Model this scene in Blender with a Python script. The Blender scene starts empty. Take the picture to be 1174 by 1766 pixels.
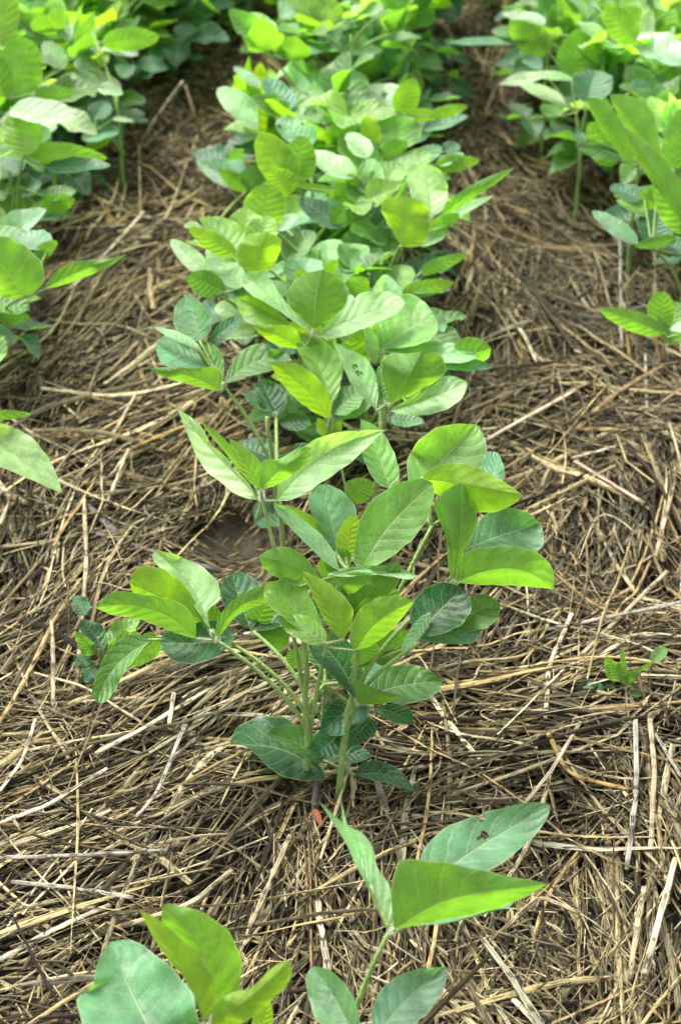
import bpy, math, random
import numpy as np
from mathutils import Vector

# ------------------------------------------------------------------ camera, sky, sun
C = bpy.context.scene
R = math.radians
FPX, PITCH, DIST = 3100.0, R(34.5), 1.60          # focal length in photo pixels, downward tilt, distance to mid frame
CX, CY = 587.0, 883.0
CAM_H = DIST * math.sin(PITCH)
SP, CP = math.sin(PITCH), math.cos(PITCH)
cd = bpy.data.cameras.new("camera"); cam = bpy.data.objects.new("camera", cd); C.collection.objects.link(cam)
cam.location = (0, 0, CAM_H); cam.rotation_euler = (math.pi / 2 - PITCH, 0, 0)
cd.sensor_fit = 'VERTICAL'; cd.sensor_height = 36.0; cd.lens = 36.0 * FPX / 1766.0
cd.clip_start = 0.02; cd.clip_end = 800
cd.dof.use_dof = True; cd.dof.focus_distance = 1.24; cd.dof.aperture_fstop = 9.0; cd.dof.aperture_blades = 7
C.camera = cam
SUN_EL, SUN_AZ = R(58), R(-35)                    # high soft light from behind-left of the row
w = bpy.data.worlds.new("World"); C.world = w; w.use_nodes = True
nt = w.node_tree
sky = nt.nodes.new('ShaderNodeTexSky'); sky.sky_type = 'NISHITA'; sky.sun_disc = False
sky.sun_elevation = SUN_EL; sky.sun_rotation = SUN_AZ; sky.air_density = 1.0; sky.dust_density = 6.0; sky.ozone_density = 0.6
bgn = nt.nodes['Background']; hs = nt.nodes.new('ShaderNodeHueSaturation'); hs.inputs['Saturation'].default_value = .30   # thin cloud cover whitens the sky
nt.links.new(sky.outputs[0], hs.inputs['Color']); nt.links.new(hs.outputs[0], bgn.inputs[0]); bgn.inputs[1].default_value = 0.14
sd = bpy.data.lights.new("sun", 'SUN'); sd.energy = 1.9; sd.angle = R(16); sd.color = (1.0, 0.95, 0.86)
so = bpy.data.objects.new("sun", sd); C.collection.objects.link(so)
sv = Vector((math.sin(SUN_AZ) * math.cos(SUN_EL), math.cos(SUN_AZ) * math.cos(SUN_EL), math.sin(SUN_EL)))
so.rotation_euler = sv.to_track_quat('Z', 'Y').to_euler()
C.view_settings.view_transform = 'Standard'; C.view_settings.look = 'None'
C.view_settings.exposure = 1.32; C.view_settings.gamma = 1.0
C.cycles.max_bounces = 8; C.cycles.diffuse_bounces = 2; C.cycles.transmission_bounces = 6

rng = np.random.default_rng(7); random.seed(7)
FWD = np.array([0, CP, -SP]); UPV = np.array([0, SP, CP]); RGT = np.array([1.0, 0, 0]); CAM = np.array([0, 0, CAM_H])

def ray(u, v): return FWD + RGT * (u - CX) / FPX + UPV * (CY - v) / FPX        # forward component is 1
def at_z(u, v, z): r = ray(u, v); return CAM + r * ((z - CAM_H) / r[2])
def at_y(u, v, y): r = ray(u, v); return CAM + r * (y / r[1])
def depth(p): return float(np.dot(np.asarray(p) - CAM, FWD))
def unit(a): a = np.asarray(a, float); return a / (np.linalg.norm(a) + 1e-12)

# ------------------------------------------------------------------ materials
def mat(name):
    m = bpy.data.materials.new(name); m.use_nodes = True
    n = m.node_tree; n.nodes.clear(); return m, n
class NB:
    def __init__(s, n): s.n = n
    def new(s, t, **k):
        x = s.n.nodes.new(t)
        for a, b in k.items(): setattr(x, a, b)
        return x
    def put(s, sock, v):
        if isinstance(v, bpy.types.NodeSocket): s.n.links.new(v, sock)
        elif v is not None: sock.default_value = v
    def math(s, op, a, b=None, c=None, clamp=False):
        x = s.new('ShaderNodeMath', operation=op, use_clamp=clamp)
        s.put(x.inputs[0], a); s.put(x.inputs[1], b)
        if c is not None: s.put(x.inputs[2], c)
        return x.outputs[0]
    def mix(s, f, a, b, mode='MIX'):
        x = s.new('ShaderNodeMix', data_type='RGBA', blend_type=mode)
        s.put(x.inputs[0], f); s.put(x.inputs[6], a); s.put(x.inputs[7], b); return x.outputs[2]
    def noise(s, vec, scale, detail=3, rough=.55):
        x = s.new('ShaderNodeTexNoise'); s.put(x.inputs['Vector'], vec)
        x.inputs['Scale'].default_value = scale; x.inputs['Detail'].default_value = detail; x.inputs['Roughness'].default_value = rough
        return x.outputs[0]
    def ramp(s, f, lo, hi, a=0.0, b=1.0):
        x = s.new('ShaderNodeMapRange'); x.interpolation_type = 'SMOOTHSTEP'
        s.put(x.inputs[0], f); x.inputs[1].default_value = lo; x.inputs[2].default_value = hi
        x.inputs[3].default_value = a; x.inputs[4].default_value = b; return x.outputs[0]

def leaf_material():
    m, n = mat("soybean_leaf"); b = NB(n)
    out = b.new('ShaderNodeOutputMaterial')
    uv = b.new('ShaderNodeUVMap', uv_map='UVMap'); sep = b.new('ShaderNodeSeparateXYZ'); b.put(sep.inputs[0], uv.outputs[0])
    t, s0 = sep.outputs[0], sep.outputs[1]
    s = b.math('MULTIPLY', b.math('SUBTRACT', s0, 0.5), 2.0); sa = b.math('ABSOLUTE', s)
    info = b.new('ShaderNodeObjectInfo'); base = info.outputs['Color']; rnd = info.outputs['Random']
    tc = b.new('ShaderNodeTexCoord'); obj = tc.outputs['Object']
    # lateral veins: curved lines leaving the midrib
    wob = b.math('MULTIPLY', b.math('SUBTRACT', b.noise(obj, 60, 3), .5), .09)
    tt = b.math('SUBTRACT', b.math('ADD', t, wob), b.math('MULTIPLY', b.math('POWER', sa, 1.25), .21))
    tt = b.math('ADD', tt, b.math('MULTIPLY', b.math('GREATER_THAN', s, 0), .06))
    fr = b.math('ABSOLUTE', b.math('SUBTRACT', b.math('FRACT', b.math('MULTIPLY', tt, 7.5)), .5))
    lat = b.ramp(fr, .0, .06, 1, 0)
    lat = b.math('MULTIPLY', lat, b.ramp(sa, .75, .98, 1, .15))
    mid = b.ramp(b.math('MULTIPLY', sa, b.math('ADD', b.math('MULTIPLY', t, 1.2), .8)), .015, .07, 1, 0)
    fine = b.new('ShaderNodeTexVoronoi', feature='DISTANCE_TO_EDGE'); b.put(fine.inputs['Vector'], obj); fine.inputs['Scale'].default_value = 420
    net = b.ramp(fine.outputs[0], .0, .12, 1, 0)
    vein = b.math('MAXIMUM', mid, b.math('MULTIPLY', lat, .7))
    rim = b.ramp(sa, .94, .995, 0, 1)
    back = b.new('ShaderNodeNewGeometry').outputs['Backfacing']
    blotch = b.noise(obj, 55, 4); blot = b.ramp(blotch, .3, .7, .72, 1.22)
    speck = b.ramp(b.noise(obj, 900, 2), .3, .7, .86, 1.12)
    hsv = b.new('ShaderNodeHueSaturation'); b.put(hsv.inputs['Color'], base)
    blot = b.math('MULTIPLY', blot, b.ramp(b.noise(obj, 16, 3), .35, .65, .82, 1.14))
    b.put(hsv.inputs['Value'], b.math('MULTIPLY', b.math('MULTIPLY', blot, speck), b.math('ADD', .88, b.math('MULTIPLY', rnd, .24))))
    hsv.inputs['Hue'].default_value = .5; b.put(hsv.inputs['Saturation'], 1.0)
    colr = b.mix(b.math('MULTIPLY', vein, .58), hsv.outputs[0], (0.42, .60, .28, 1))
    colr = b.mix(b.math('MULTIPLY', net, .22), colr, (.3, .42, .16, 1))
    under = b.mix(.30, colr, (.22, .40, .06, 1))
    colr = b.mix(back, colr, under)
    colr = b.mix(b.math('MULTIPLY', rim, .38), colr, (.55, .62, .38, 1))
    p = b.new('ShaderNodeBsdfPrincipled'); b.put(p.inputs['Base Color'], colr)
    b.put(p.inputs['Roughness'], b.math('ADD', .46, b.math('MULTIPLY', back, .2))); p.inputs['Specular IOR Level'].default_value = .55
    p.inputs['Sheen Weight'].default_value = .12; p.inputs['Sheen Roughness'].default_value = .45
    p.inputs['Sheen Tint'].default_value = (.9, 1, .85, 1)
    hgt = b.math('SUBTRACT', b.math('MULTIPLY', b.ramp(fr, 0, .5, 0, 1), 1.0), b.math('MULTIPLY', vein, .5))
    hgt = b.math('ADD', hgt, b.math('MULTIPLY', b.noise(obj, 240, 4), 1.3))
    hgt = b.math('SUBTRACT', hgt, b.math('MULTIPLY', mid, .8))
    bp = b.new('ShaderNodeBump'); bp.inputs['Strength'].default_value = .6; bp.inputs['Distance'].default_value = .0006
    b.put(bp.inputs['Height'], hgt); b.put(p.inputs['Normal'], bp.outputs[0])
    tr = b.new('ShaderNodeBsdfTranslucent')
    tcol = b.mix(1.0, colr, (1.58, 1.72, .42, 1), 'MULTIPLY')
    tcol = b.mix(b.math('MULTIPLY', vein, .45), tcol, (.10, .20, .01, 1))
    b.put(tr.inputs[0], tcol); b.put(tr.inputs[1], bp.outputs[0])
    mx = b.new('ShaderNodeMixShader'); mx.inputs[0].default_value = .50
    b.put(mx.inputs[1], p.outputs[0]); b.put(mx.inputs[2], tr.outputs[0]); b.put(out.inputs[0], mx.outputs[0])
    return m

def stem_material(name, c1, c2, sheen=.15):
    m, n = mat(name); b = NB(n); out = b.new('ShaderNodeOutputMaterial')
    obj = b.new('ShaderNodeTexCoord').outputs['Object']
    mp = b.new('ShaderNodeMapping'); b.put(mp.inputs[0], obj); mp.inputs['Scale'].default_value = (1, 1, .12)
    f = b.ramp(b.noise(mp.outputs[0], 700, 3), .3, .7); g = b.noise(obj, 60, 3)
    col = b.mix(f, c1, c2); col = b.mix(b.ramp(g, .35, .7, 0, .4), col, tuple(x * .6 for x in c1[:3]) + (1,))
    p = b.new('ShaderNodeBsdfPrincipled'); b.put(p.inputs['Base Color'], col); p.inputs['Roughness'].default_value = .55
    p.inputs['Sheen Weight'].default_value = sheen; p.inputs['Subsurface Weight'].default_value = .0
    bp = b.new('ShaderNodeBump'); bp.inputs['Strength'].default_value = .6; bp.inputs['Distance'].default_value = .0006
    b.put(bp.inputs['Height'], f); b.put(p.inputs['Normal'], bp.outputs[0]); b.put(out.inputs[0], p.outputs[0]); return m

def straw_material():
    m, n = mat("weathered_straw"); b = NB(n); out = b.new('ShaderNodeOutputMaterial')
    uv = b.new('ShaderNodeUVMap', uv_map='UVMap').outputs[0]
    at = b.new('ShaderNodeAttribute', attribute_name='tint'); tint = at.outputs['Color']
    def mapped(sx, sy):
        mp = b.new('ShaderNodeMapping'); b.put(mp.inputs[0], uv); mp.inputs['Scale'].default_value = (sx, sy, 1); return mp.outputs[0]
    fib = b.noise(mapped(25, 1300), 1, 3, .65)                 # fibres running along each stalk
    mould = b.noise(mapped(90, 520), 1, 4, .7)              # dark mildew flecks, longer than wide
    patch = b.noise(mapped(25, 60), 1, 3, .6)
    col = b.mix(1.0, tint, b.ramp(fib, .3, .7, .42, 1.4), 'MULTIPLY')
    x = b.new('ShaderNodeCombineColor')
    fl = b.ramp(mould, .50, .56); 
    fl = b.math('MULTIPLY', fl, b.ramp(patch, .35, .60, .25, .95))
    col = b.mix(fl, col, (.028, .022, .014, 1))
    n.nodes.remove(x)
    p = b.new('ShaderNodeBsdfPrincipled'); b.put(p.inputs['Base Color'], col); p.inputs['Roughness'].default_value = .7
    p.inputs['Specular IOR Level'].default_value = .15
    bp = b.new('ShaderNodeBump'); bp.inputs['Strength'].default_value = .6; bp.inputs['Distance'].default_value = .0008
    b.put(bp.inputs['Height'], b.math('SUBTRACT', fib, b.math('MULTIPLY', fl, .4))); b.put(p.inputs['Normal'], bp.outputs[0])
    b.put(out.inputs[0], p.outputs[0]); return m

def soil_material():
    m, n = mat("damp_soil"); b = NB(n); out = b.new('ShaderNodeOutputMaterial')
    g = b.new('ShaderNodeTexCoord').outputs['Object']
    a = b.noise(g, 14, 6, .65); c = b.noise(g, 130, 5, .7); d = b.noise(g, 700, 3)
    col = b.mix(b.ramp(a, .35, .65), (.058, .046, .028, 1), (.155, .125, .076, 1))
    col = b.mix(b.ramp(c, .45, .75, 0, .6), col, (.17, .125, .080, 1)); col = b.mix(b.ramp(d, .55, .8, 0, .5), col, (.02, .014, .009, 1))
    p = b.new('ShaderNodeBsdfPrincipled'); b.put(p.inputs['Base Color'], col); p.inputs['Roughness'].default_value = .85
    bp = b.new('ShaderNodeBump'); bp.inputs['Strength'].default_value = 1.0; bp.inputs['Distance'].default_value = .014
    b.put(bp.inputs['Height'], b.math('ADD', c, b.math('MULTIPLY', d, .4))); b.put(p.inputs['Normal'], bp.outputs[0])
    b.put(out.inputs[0], p.outputs[0]); return m

M_LEAF = leaf_material()
M_STEM = stem_material("hairy_green_stem", (.18, .34, .05, 1), (.36, .50, .15, 1))
M_HAIR = stem_material("stem_hair", (.5, .55, .35, 1), (.6, .62, .45, 1))
M_STRAW = straw_material(); M_SOIL = soil_material()
M_TWIG = stem_material("dark_dead_twig", (.05, .045, .045, 1), (.13, .115, .11, 1), 0)
M_BROWN = stem_material("brown_stalk", (.10, .055, .02, 1), (.19, .12, .045, 1), 0)
M_ORANGE = stem_material("withered_cotyledon", (.18, .05, .015, 1), (.34, .10, .03, 1), 0)

# ------------------------------------------------------------------ mesh helpers
def link(name, me, parent=None):
    o = bpy.data.objects.new(name, me); C.collection.objects.link(o)
    if parent is not None: o.parent = parent
    return o
def np_mesh(name, V, F, material, uv=None, tint=None):
    me = bpy.data.meshes.new(name); V = np.asarray(V, np.float32); F = np.asarray(F, np.int32)
    me.vertices.add(len(V)); me.vertices.foreach_set('co', V.ravel())
    k = F.shape[1]; me.loops.add(F.size); me.polygons.add(len(F))
    me.loops.foreach_set('vertex_index', F.ravel())
    me.polygons.foreach_set('loop_start', np.arange(0, F.size, k, dtype=np.int32))
    me.polygons.foreach_set('loop_total', np.full(len(F), k, dtype=np.int32))
    me.update(calc_edges=True)
    me.polygons.foreach_set('use_smooth', np.ones(len(F), dtype=bool))
    if uv is not None:
        l = me.uv_layers.new(name='UVMap'); l.data.foreach_set('uv', np.asarray(uv, np.float32)[F.ravel()].ravel())
    if tint is not None:
        a = me.color_attributes.new('tint', 'FLOAT_COLOR', 'POINT')
        a.data.foreach_set('color', np.asarray(tint, np.float32).ravel())
    me.materials.append(material); me.validate(); return me
def tag(o, label=None, cat=None, group=None, kind=None):
    for k, v in (('label', label), ('category', cat), ('group', group), ('kind', kind)):
        if v: o[k] = v
    return o
def empty(name, loc):
    o = bpy.data.objects.new(name, None); C.collection.objects.link(o); o.location = loc; o.empty_display_size = .02; return o

def bezier(p0, p1, p2, p3, n):
    t = np.linspace(0, 1, n)[:, None]; p0, p1, p2, p3 = [np.asarray(p, float) for p in (p0, p1, p2, p3)]
    return (1 - t) ** 3 * p0 + 3 * (1 - t) ** 2 * t * p1 + 3 * (1 - t) * t * t * p2 + t ** 3 * p3
def tube_arrays(path, r, k=7):
    path = np.asarray(path, float); n = len(path); r = np.broadcast_to(np.asarray(r, float), (n,))
    T = np.gradient(path, axis=0); T /= np.linalg.norm(T, axis=1)[:, None] + 1e-9
    ref = np.array([0.13, 1.0, 0.21]) if abs(T[0][1]) < .85 else np.array([1.0, 0.1, 0.1])
    A = np.cross(T, ref); A /= np.linalg.norm(A, axis=1)[:, None] + 1e-9; B = np.cross(T, A)
    an = np.linspace(0, 2 * np.pi, k, endpoint=False)
    V = path[:, None] + r[:, None, None] * (np.cos(an)[None, :, None] * A[:, None] + np.sin(an)[None, :, None] * B[:, None])
    V = V.reshape(-1, 3); F = []
    for i in range(n - 1):
        for j in range(k): F.append((i * k + j, i * k + (j + 1) % k, (i + 1) * k + (j + 1) % k, (i + 1) * k + j))
    c0 = len(V); V = np.vstack([V, path[0], path[-1]])
    for j in range(k):
        F.append((c0, (j + 1) % k, j, c0)); F.append((c0 + 1, (n - 1) * k + j, (n - 1) * k + (j + 1) % k, c0 + 1))
    return V, F
def tubes_mesh(name, paths, material, origin=(0, 0, 0), hairs=0):
    """paths: list of (points, radii). one mesh, coordinates relative to origin; hairs = short bristles per tube"""
    VV, FF, n0 = [], [], 0; og = np.asarray(origin, float)
    me = bpy.data.meshes.new(name)
    for pts, r in paths:
        V, F = tube_arrays(pts, r); VV.append(V); FF += [tuple(i + n0 for i in f) for f in F]; n0 += len(V)
    nh = 0
    if hairs:
        for pts, r in paths:
            pts = np.asarray(pts, float); r = np.broadcast_to(np.asarray(r, float), (len(pts),))
            for _ in range(hairs):
                x = random.random() * (len(pts) - 1.001); i = int(x); f = x - i
                p = pts[i] * (1 - f) + pts[i + 1] * f; tdir = unit(pts[i + 1] - pts[i]); rr = r[i]
                d = unit(np.cross(tdir, rng.normal(size=3)))
                q = p + d * rr * .9; L = random.uniform(.0012, .0026); side = unit(np.cross(d, tdir)) * .00013
                VV.append(np.array([q - side, q + side, q + d * L + tdir * random.uniform(-.4, .5) * L]))
                FF.append((n0, n0 + 1, n0 + 2)); n0 += 3; nh += 1
    V = np.vstack(VV) - og
    FF = [tuple(dict.fromkeys(f)) for f in FF]
    me.from_pydata([tuple(v) for v in V], [], FF); me.materials.append(material)
    if nh: me.materials.append(M_HAIR)
    tot = len(me.polygons)
    for i, p in enumerate(me.polygons):
        p.use_smooth = True
        if nh and i >= tot - nh: p.material_index = 1
    return me

TONES = {   # leaf colours: young yellow-green, mid green, old blue-green, downy pale with sky sheen painted in
    'y': (.185, .375, .035), 'Y': (.27, .45, .020), 'g': (.090, .25, .042), 'd': (.024, .150, .066), 'D': (.016, .115, .038),
    'p': (.28, .51, .23), 'q': (.20, .40, .17), 'w': (.45, .65, .42), 't': (.12, .32, .17), 'l': (.155, .37, .055)}

def leaf_mesh(name, L, W, fold=.18, arch=.06, wave=.05, shp=(.5, .62), nu=26, nv=12, holes=(), twist=0., asym=0., seed=0, hook=0.):
    """blade along +X, width along Y, upper face +Z"""
    r_ = np.random.default_rng(seed)
    t = np.linspace(0, 1, nu + 1); t = .5 - .5 * np.cos(np.pi * t); s = np.linspace(-1, 1, nv + 1)
    a_, b_ = shp; tm = a_ / (a_ + b_); nrm = tm ** a_ * (1 - tm) ** b_
    prof = (t ** a_ * (1 - t) ** b_) / nrm
    prof = np.maximum(prof, .004)
    ph = r_.uniform(0, 6.28, 4); TT, SS = np.meshgrid(t, s, indexing='ij'); PR = prof[:, None]
    edge = 1 + .022 * np.sin(TT * 17 + ph[0]) * np.abs(SS) + .014 * np.sin(TT * 41 + ph[1] + SS) * np.abs(SS)
    X = TT * L - .10 * L * (np.abs(SS) ** 1.5) * (1 - TT) * TT * 2
    Y = SS * PR * W * .5 * edge * (1 + asym * np.sign(SS))
    Z = fold * np.abs(Y) ** 1.25 / (W * .5) ** .25
    Z = Z + arch * L * 4 * TT * (1 - TT)
    Z = Z + wave * W * .5 * SS ** 2 * (np.sin(TT * 9 + ph[2] + (SS > 0) * 2.1) * .75 + np.sin(TT * 19 + ph[3] + (SS > 0) * 1.3) * .35) * np.sin(np.pi * np.clip(TT, 0, 1)) ** .5
    q = np.abs(np.sin(np.pi * (7.5 * (TT - .21 * np.abs(SS) ** 1.25 + (SS > 0) * .06) + .0)))
    Z = Z + .0018 * W * q * np.clip(np.abs(SS) * 4, 0, 1) * (1 - np.abs(SS) ** 4)
    Y = Y + hook * W * TT ** 2 * .6
    if twist:
        an = twist * (TT - .3); Y, Z = Y * np.cos(an) - Z * np.sin(an), Y * np.sin(an) + Z * np.cos(an)
    V = np.stack([X, Y, Z], -1).reshape(-1, 3); UV = np.stack([TT, SS * .5 + .5], -1).reshape(-1, 2)
    F = []
    k = nv + 1
    for i in range(nu):
        for j in range(nv):
            if holes:
                tc, sc = .5 * (t[i] + t[i + 1]), .5 * (s[j] + s[j + 1]) * prof[i]
                if any(((tc - h[0]) * L) ** 2 + ((sc - h[1]) * W * .5) ** 2 < (h[2] * W * (.8 + .4 * math.sin(i * 2.1 + j * 3.7))) ** 2 for h in holes): continue
            F.append((i * k + j, (i + 1) * k + j, (i + 1) * k + j + 1, i * k + j + 1))
    return np_mesh(name, V, F, M_LEAF, uv=UV)

def set_frame(o, org, a, b, n):
    """world frame for a leaf; a = along midrib, b = width, n = upper normal"""
    from mathutils import Matrix
    m = Matrix(((a[0], b[0], n[0], org[0]), (a[1], b[1], n[1], org[1]), (a[2], b[2], n[2], org[2]), (0, 0, 0, 1)))
    return m

def place(me, org, a, n, parent, parent_world, tone, name='leaflet'):
    a = unit(a); n = unit(n - a * np.dot(a, n)); b = np.cross(n, a)
    o = link(name, me, parent); m = set_frame(o, org, a, b, n)
    from mathutils import Matrix
    o.matrix_basis = Matrix.Translation(-Vector([float(x) for x in parent_world])) @ m
    c = np.array(TONES[tone]) * np.array([random.uniform(.88, 1.14), random.uniform(.93, 1.08), random.uniform(.8, 1.25)])
    o.color = (*[float(x) for x in c], 1); return o

SEED = [100]
def traced_leaflet(parent, parent_world, spec, J, jd):
    """place one leaflet so that it runs between two picked directions at its own real distance, size and tilt"""
    bx, by, tx, ty, w, st = spec[:6]; op = spec[6] if len(spec) > 6 else {}
    side, tone = st[0], st[1]
    d0 = jd - op.get('o', 0.0)
    s = op.get('s', .75 if side == 'u' else -.38); q = op.get('q', random.uniform(-.22, .22))
    B = CAM + ray(bx, by) * d0
    dx, dy = (tx - bx), -(ty - by); e = d0 / FPX
    k = (s * dy + q * dx)
    kmax = 1.35 * math.hypot(dx, dy); k = max(-kmax, min(kmax, k))
    A3 = np.array([dx, dy, k]) * e; L = np.linalg.norm(A3); a = A3 / L
    nc = unit(np.cross(np.array([1, 0, q]), np.array([0, 1, s])))     # plane normal in camera axes (right, up, forward)
    nc = unit(nc - a * np.dot(nc, a))
    if nc[2] > 0: nc = -nc                                            # towards the camera (forward negative)
    b = np.cross(nc, a); ps = np.array([-dy, dx]) / math.hypot(dx, dy)
    c = abs(b[0] * ps[0] + b[1] * ps[1]); W = w * e / max(c, .45)
    nup = nc if side == 'u' else -nc
    toW = lambda vv: RGT * vv[0] + UPV * vv[1] + FWD * vv[2]
    SEED[0] += 1
    hero = w > 55
    fold = op.get('f', .22 if side == 'u' else .12)
    me = leaf_mesh('leaflet', L * 1.02, W * 1.03, fold=fold, arch=op.get('a', random.uniform(-.02, .05)), wave=op.get('v', .09),
                   shp=op.get('h', (.46, .60)), nu=36 if hero else 22, nv=18 if hero else 10, holes=op.get('holes', ()),
                   twist=op.get('tw', random.uniform(-.15, .15)), seed=SEED[0], hook=op.get('k', random.uniform(-.10, .10)))
    o = place(me, B, toW(a), toW(nup), parent, parent_world, tone)
    return o, B, toW(a)

def smooth_line(pts, n):
    P = np.array(pts, float)
    for _ in range(3):
        Q = [P[0]]
        for a, b in zip(P[:-1], P[1:]): Q += [a * .75 + b * .25, a * .25 + b * .75]
        Q.append(P[-1]); P = np.array(Q)
    L = np.concatenate([[0], np.cumsum(np.linalg.norm(np.diff(P, axis=0), axis=1))]); t = .5 - .5 * np.cos(np.pi * np.linspace(0, 1, n)); t = t * .55 + np.linspace(0, 1, n) * .45
    return np.stack([np.interp(t * L[-1], L, P[:, k]) for k in (0, 1)], -1), t
def outlined_leaflet(parent, W0, st, mid, Lp, Rp, jd, op):
    """blade with its own measured outline: the two half blades rise from the midrib as far as their hidden width asks"""
    side, tone = st[0], st[1]; base, tip = mid[0], mid[-1]
    nu, nv = 40, 20; n = nu + 1
    gap = lambda K: np.linalg.norm(np.subtract(base, K[0])) + np.linalg.norm(np.subtract(tip, K[-1]))
    Lp, Rp = [list(K) if gap(K) <= gap(K[::-1]) else list(K)[::-1] for K in (Lp, Rp)]
    M, t = smooth_line(mid, n); A, _ = smooth_line([base] + list(Lp) + [tip], n); B, _ = smooth_line([base] + list(Rp) + [tip], n)
    if len(mid) == 2: M = M * .45 + (A + B) * .275
    d0 = jd - op.get('o', 0.); e = d0 / FPX; s_ = op.get('s', .75 if side == 'u' else -.38); q_ = op.get('q', random.uniform(-.2, .2))
    plane = lambda P: s_ * -(P[:, 1] - base[1]) + q_ * (P[:, 0] - base[0])
    L_ = np.linalg.norm(np.subtract(tip, base)); wa = np.linalg.norm(A - M, axis=1); wb = np.linalg.norm(B - M, axis=1); wn = np.maximum(np.maximum(wa, wb), .0)
    sgn = -1. if side == 'u' else 1.; SEED[0] += 1; r_ = np.random.default_rng(SEED[0]); ph = r_.uniform(0, 6.28, 4)
    arch = op.get('a', .05); cup = op.get('f', .18)
    V, UV = [], []
    for j in range(nv + 1):
        s = -1 + 2 * j / nv; E, w = (A, wa) if s < 0 else (B, wb); P = M + (E - M) * abs(s)
        P = P + (E - M) * .02 * np.sin(t * 33 + ph[3] + (s > 0) * 2)[:, None] * abs(s) ** 3
        dz = plane(P) + sgn * np.minimum(np.sqrt(np.maximum(wn ** 2 - w ** 2, 0)), 1.1 * np.maximum(w, .25 * wn)) * abs(s) ** 1.1
        dz = dz + sgn * cup * w * abs(s) ** 2 + sgn * -arch * L_ * np.sin(np.pi * t)
        dz = dz + .15 * wn * s * s * (np.sin(t * 10 + ph[0] + (s > 0) * 2.) * .7 + np.sin(t * 21 + ph[1]) * .35) * np.sin(np.pi * t)
        qv = np.abs(np.sin(np.pi * 7.5 * (t - .21 * abs(s) ** 1.25 + (s > 0) * .06))); dz = dz + sgn * .034 * wn * qv * min(1, abs(s) * 4) * (1 - abs(s) ** 4)
        dd = d0 + dz * e
        V.append(CAM + (FWD[None] + RGT[None] * ((P[:, 0:1] - CX) / FPX) + UPV[None] * ((CY - P[:, 1:2]) / FPX)) * dd[:, None])
        UV.append(np.stack([t, np.full(n, s * .5 + .5)], -1))
    V = np.stack(V, 1); UV = np.stack(UV, 1); org = V[0, nv // 2].copy()
    k = nv + 1; F = []; holes = op.get('holes', ())
    for i in range(nu):
        for j in range(nv):
            if holes:
                C_ = V[i, j]; c2 = project(C_[None])
                if any(math.hypot(c2[0][0] - h[0], c2[1][0] - h[1]) < h[2] * (.8 + .3 * math.sin(i * 2.1 + j * 3.7)) for h in holes): continue
            F.append((i * k + j, (i + 1) * k + j, (i + 1) * k + j + 1, i * k + j + 1))
    c = V[nu // 2, nv // 2]; nn = np.cross(V[nu // 2 + 2, nv // 2] - c, V[nu // 2, nv // 2 + 5] - V[nu // 2, nv // 2 - 5])
    facing = np.dot(nn, CAM - c) > 0
    if facing != (side == 'u'): F = [f[::-1] for f in F]
    me = np_mesh('leaflet', (V - org).reshape(-1, 3), F, M_LEAF, uv=UV.reshape(-1, 2))
    o = link('leaflet', me, parent); o.location = [float(x) for x in (org - W0)]
    cc = np.array(TONES[tone]) * np.array([random.uniform(.9, 1.1), random.uniform(.95, 1.06), random.uniform(.8, 1.25)])
    o.color = (*[float(x) for x in cc], 1); return o, org

def new_plant(x, y, label, height=.16, lean=(0, 0), group=None, kind='soybean', z0=None):
    z = ground_z(x, y) if z0 is None else z0
    root = empty(kind + '_plant', (x, y, z)); W0 = np.array([x, y, z])
    tag(root, label, 'plant' if kind == 'soybean' else 'weed', group)
    top = np.array([x + lean[0], y + lean[1], height])
    path = bezier(W0 - [0, 0, .01], W0 * .7 + top * .3 + [lean[0] * -.3, 0, 0], W0 * .3 + top * .7 + [lean[0] * .1, 0, 0], top, 12)
    path[1:-1] += rng.normal(0, .0009, (10, 3)) * [1, 1, 0]
    return dict(root=root, W0=W0, path=path, near=y < 1.45)
def stem_point(pl, z):
    p = pl['path']; i = int(np.argmin(np.abs(p[:, 2] - z))); return p[i]
def finish_stem(pl, r=.0024):
    n = len(pl['path'])
    me = tubes_mesh('stem', [(pl['path'], np.linspace(r, r * .62, n))], M_STEM, pl['W0'], hairs=260 if pl['near'] else 0)
    link('stem', me, pl['root'])
def petiole(pl, J, zs, r=.0013, via=None, extra=()):
    S = stem_point(pl, zs); J = np.asarray(J); D = np.linalg.norm(J - S)
    mid = via if via is not None else None
    p1 = S + (J - S) * .25 + np.array([0, 0, D * .22]); p2 = S + (J - S) * .72 + np.array([0, 0, D * .08])
    if J[2] < S[2]: p1 = S + (J - S) * .3 + [0, 0, .006]; p2 = S + (J - S) * .7 + [0, 0, .008]
    pts = bezier(S, p1, p2, J, 12)
    tubes = [(pts, np.linspace(r * 1.35, r, 12))] + list(extra)
    me = tubes_mesh('leaf', tubes, M_STEM, pl['W0'], hairs=170 if pl['near'] else 0)
    return link('leaf', me, pl['root'])

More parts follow.
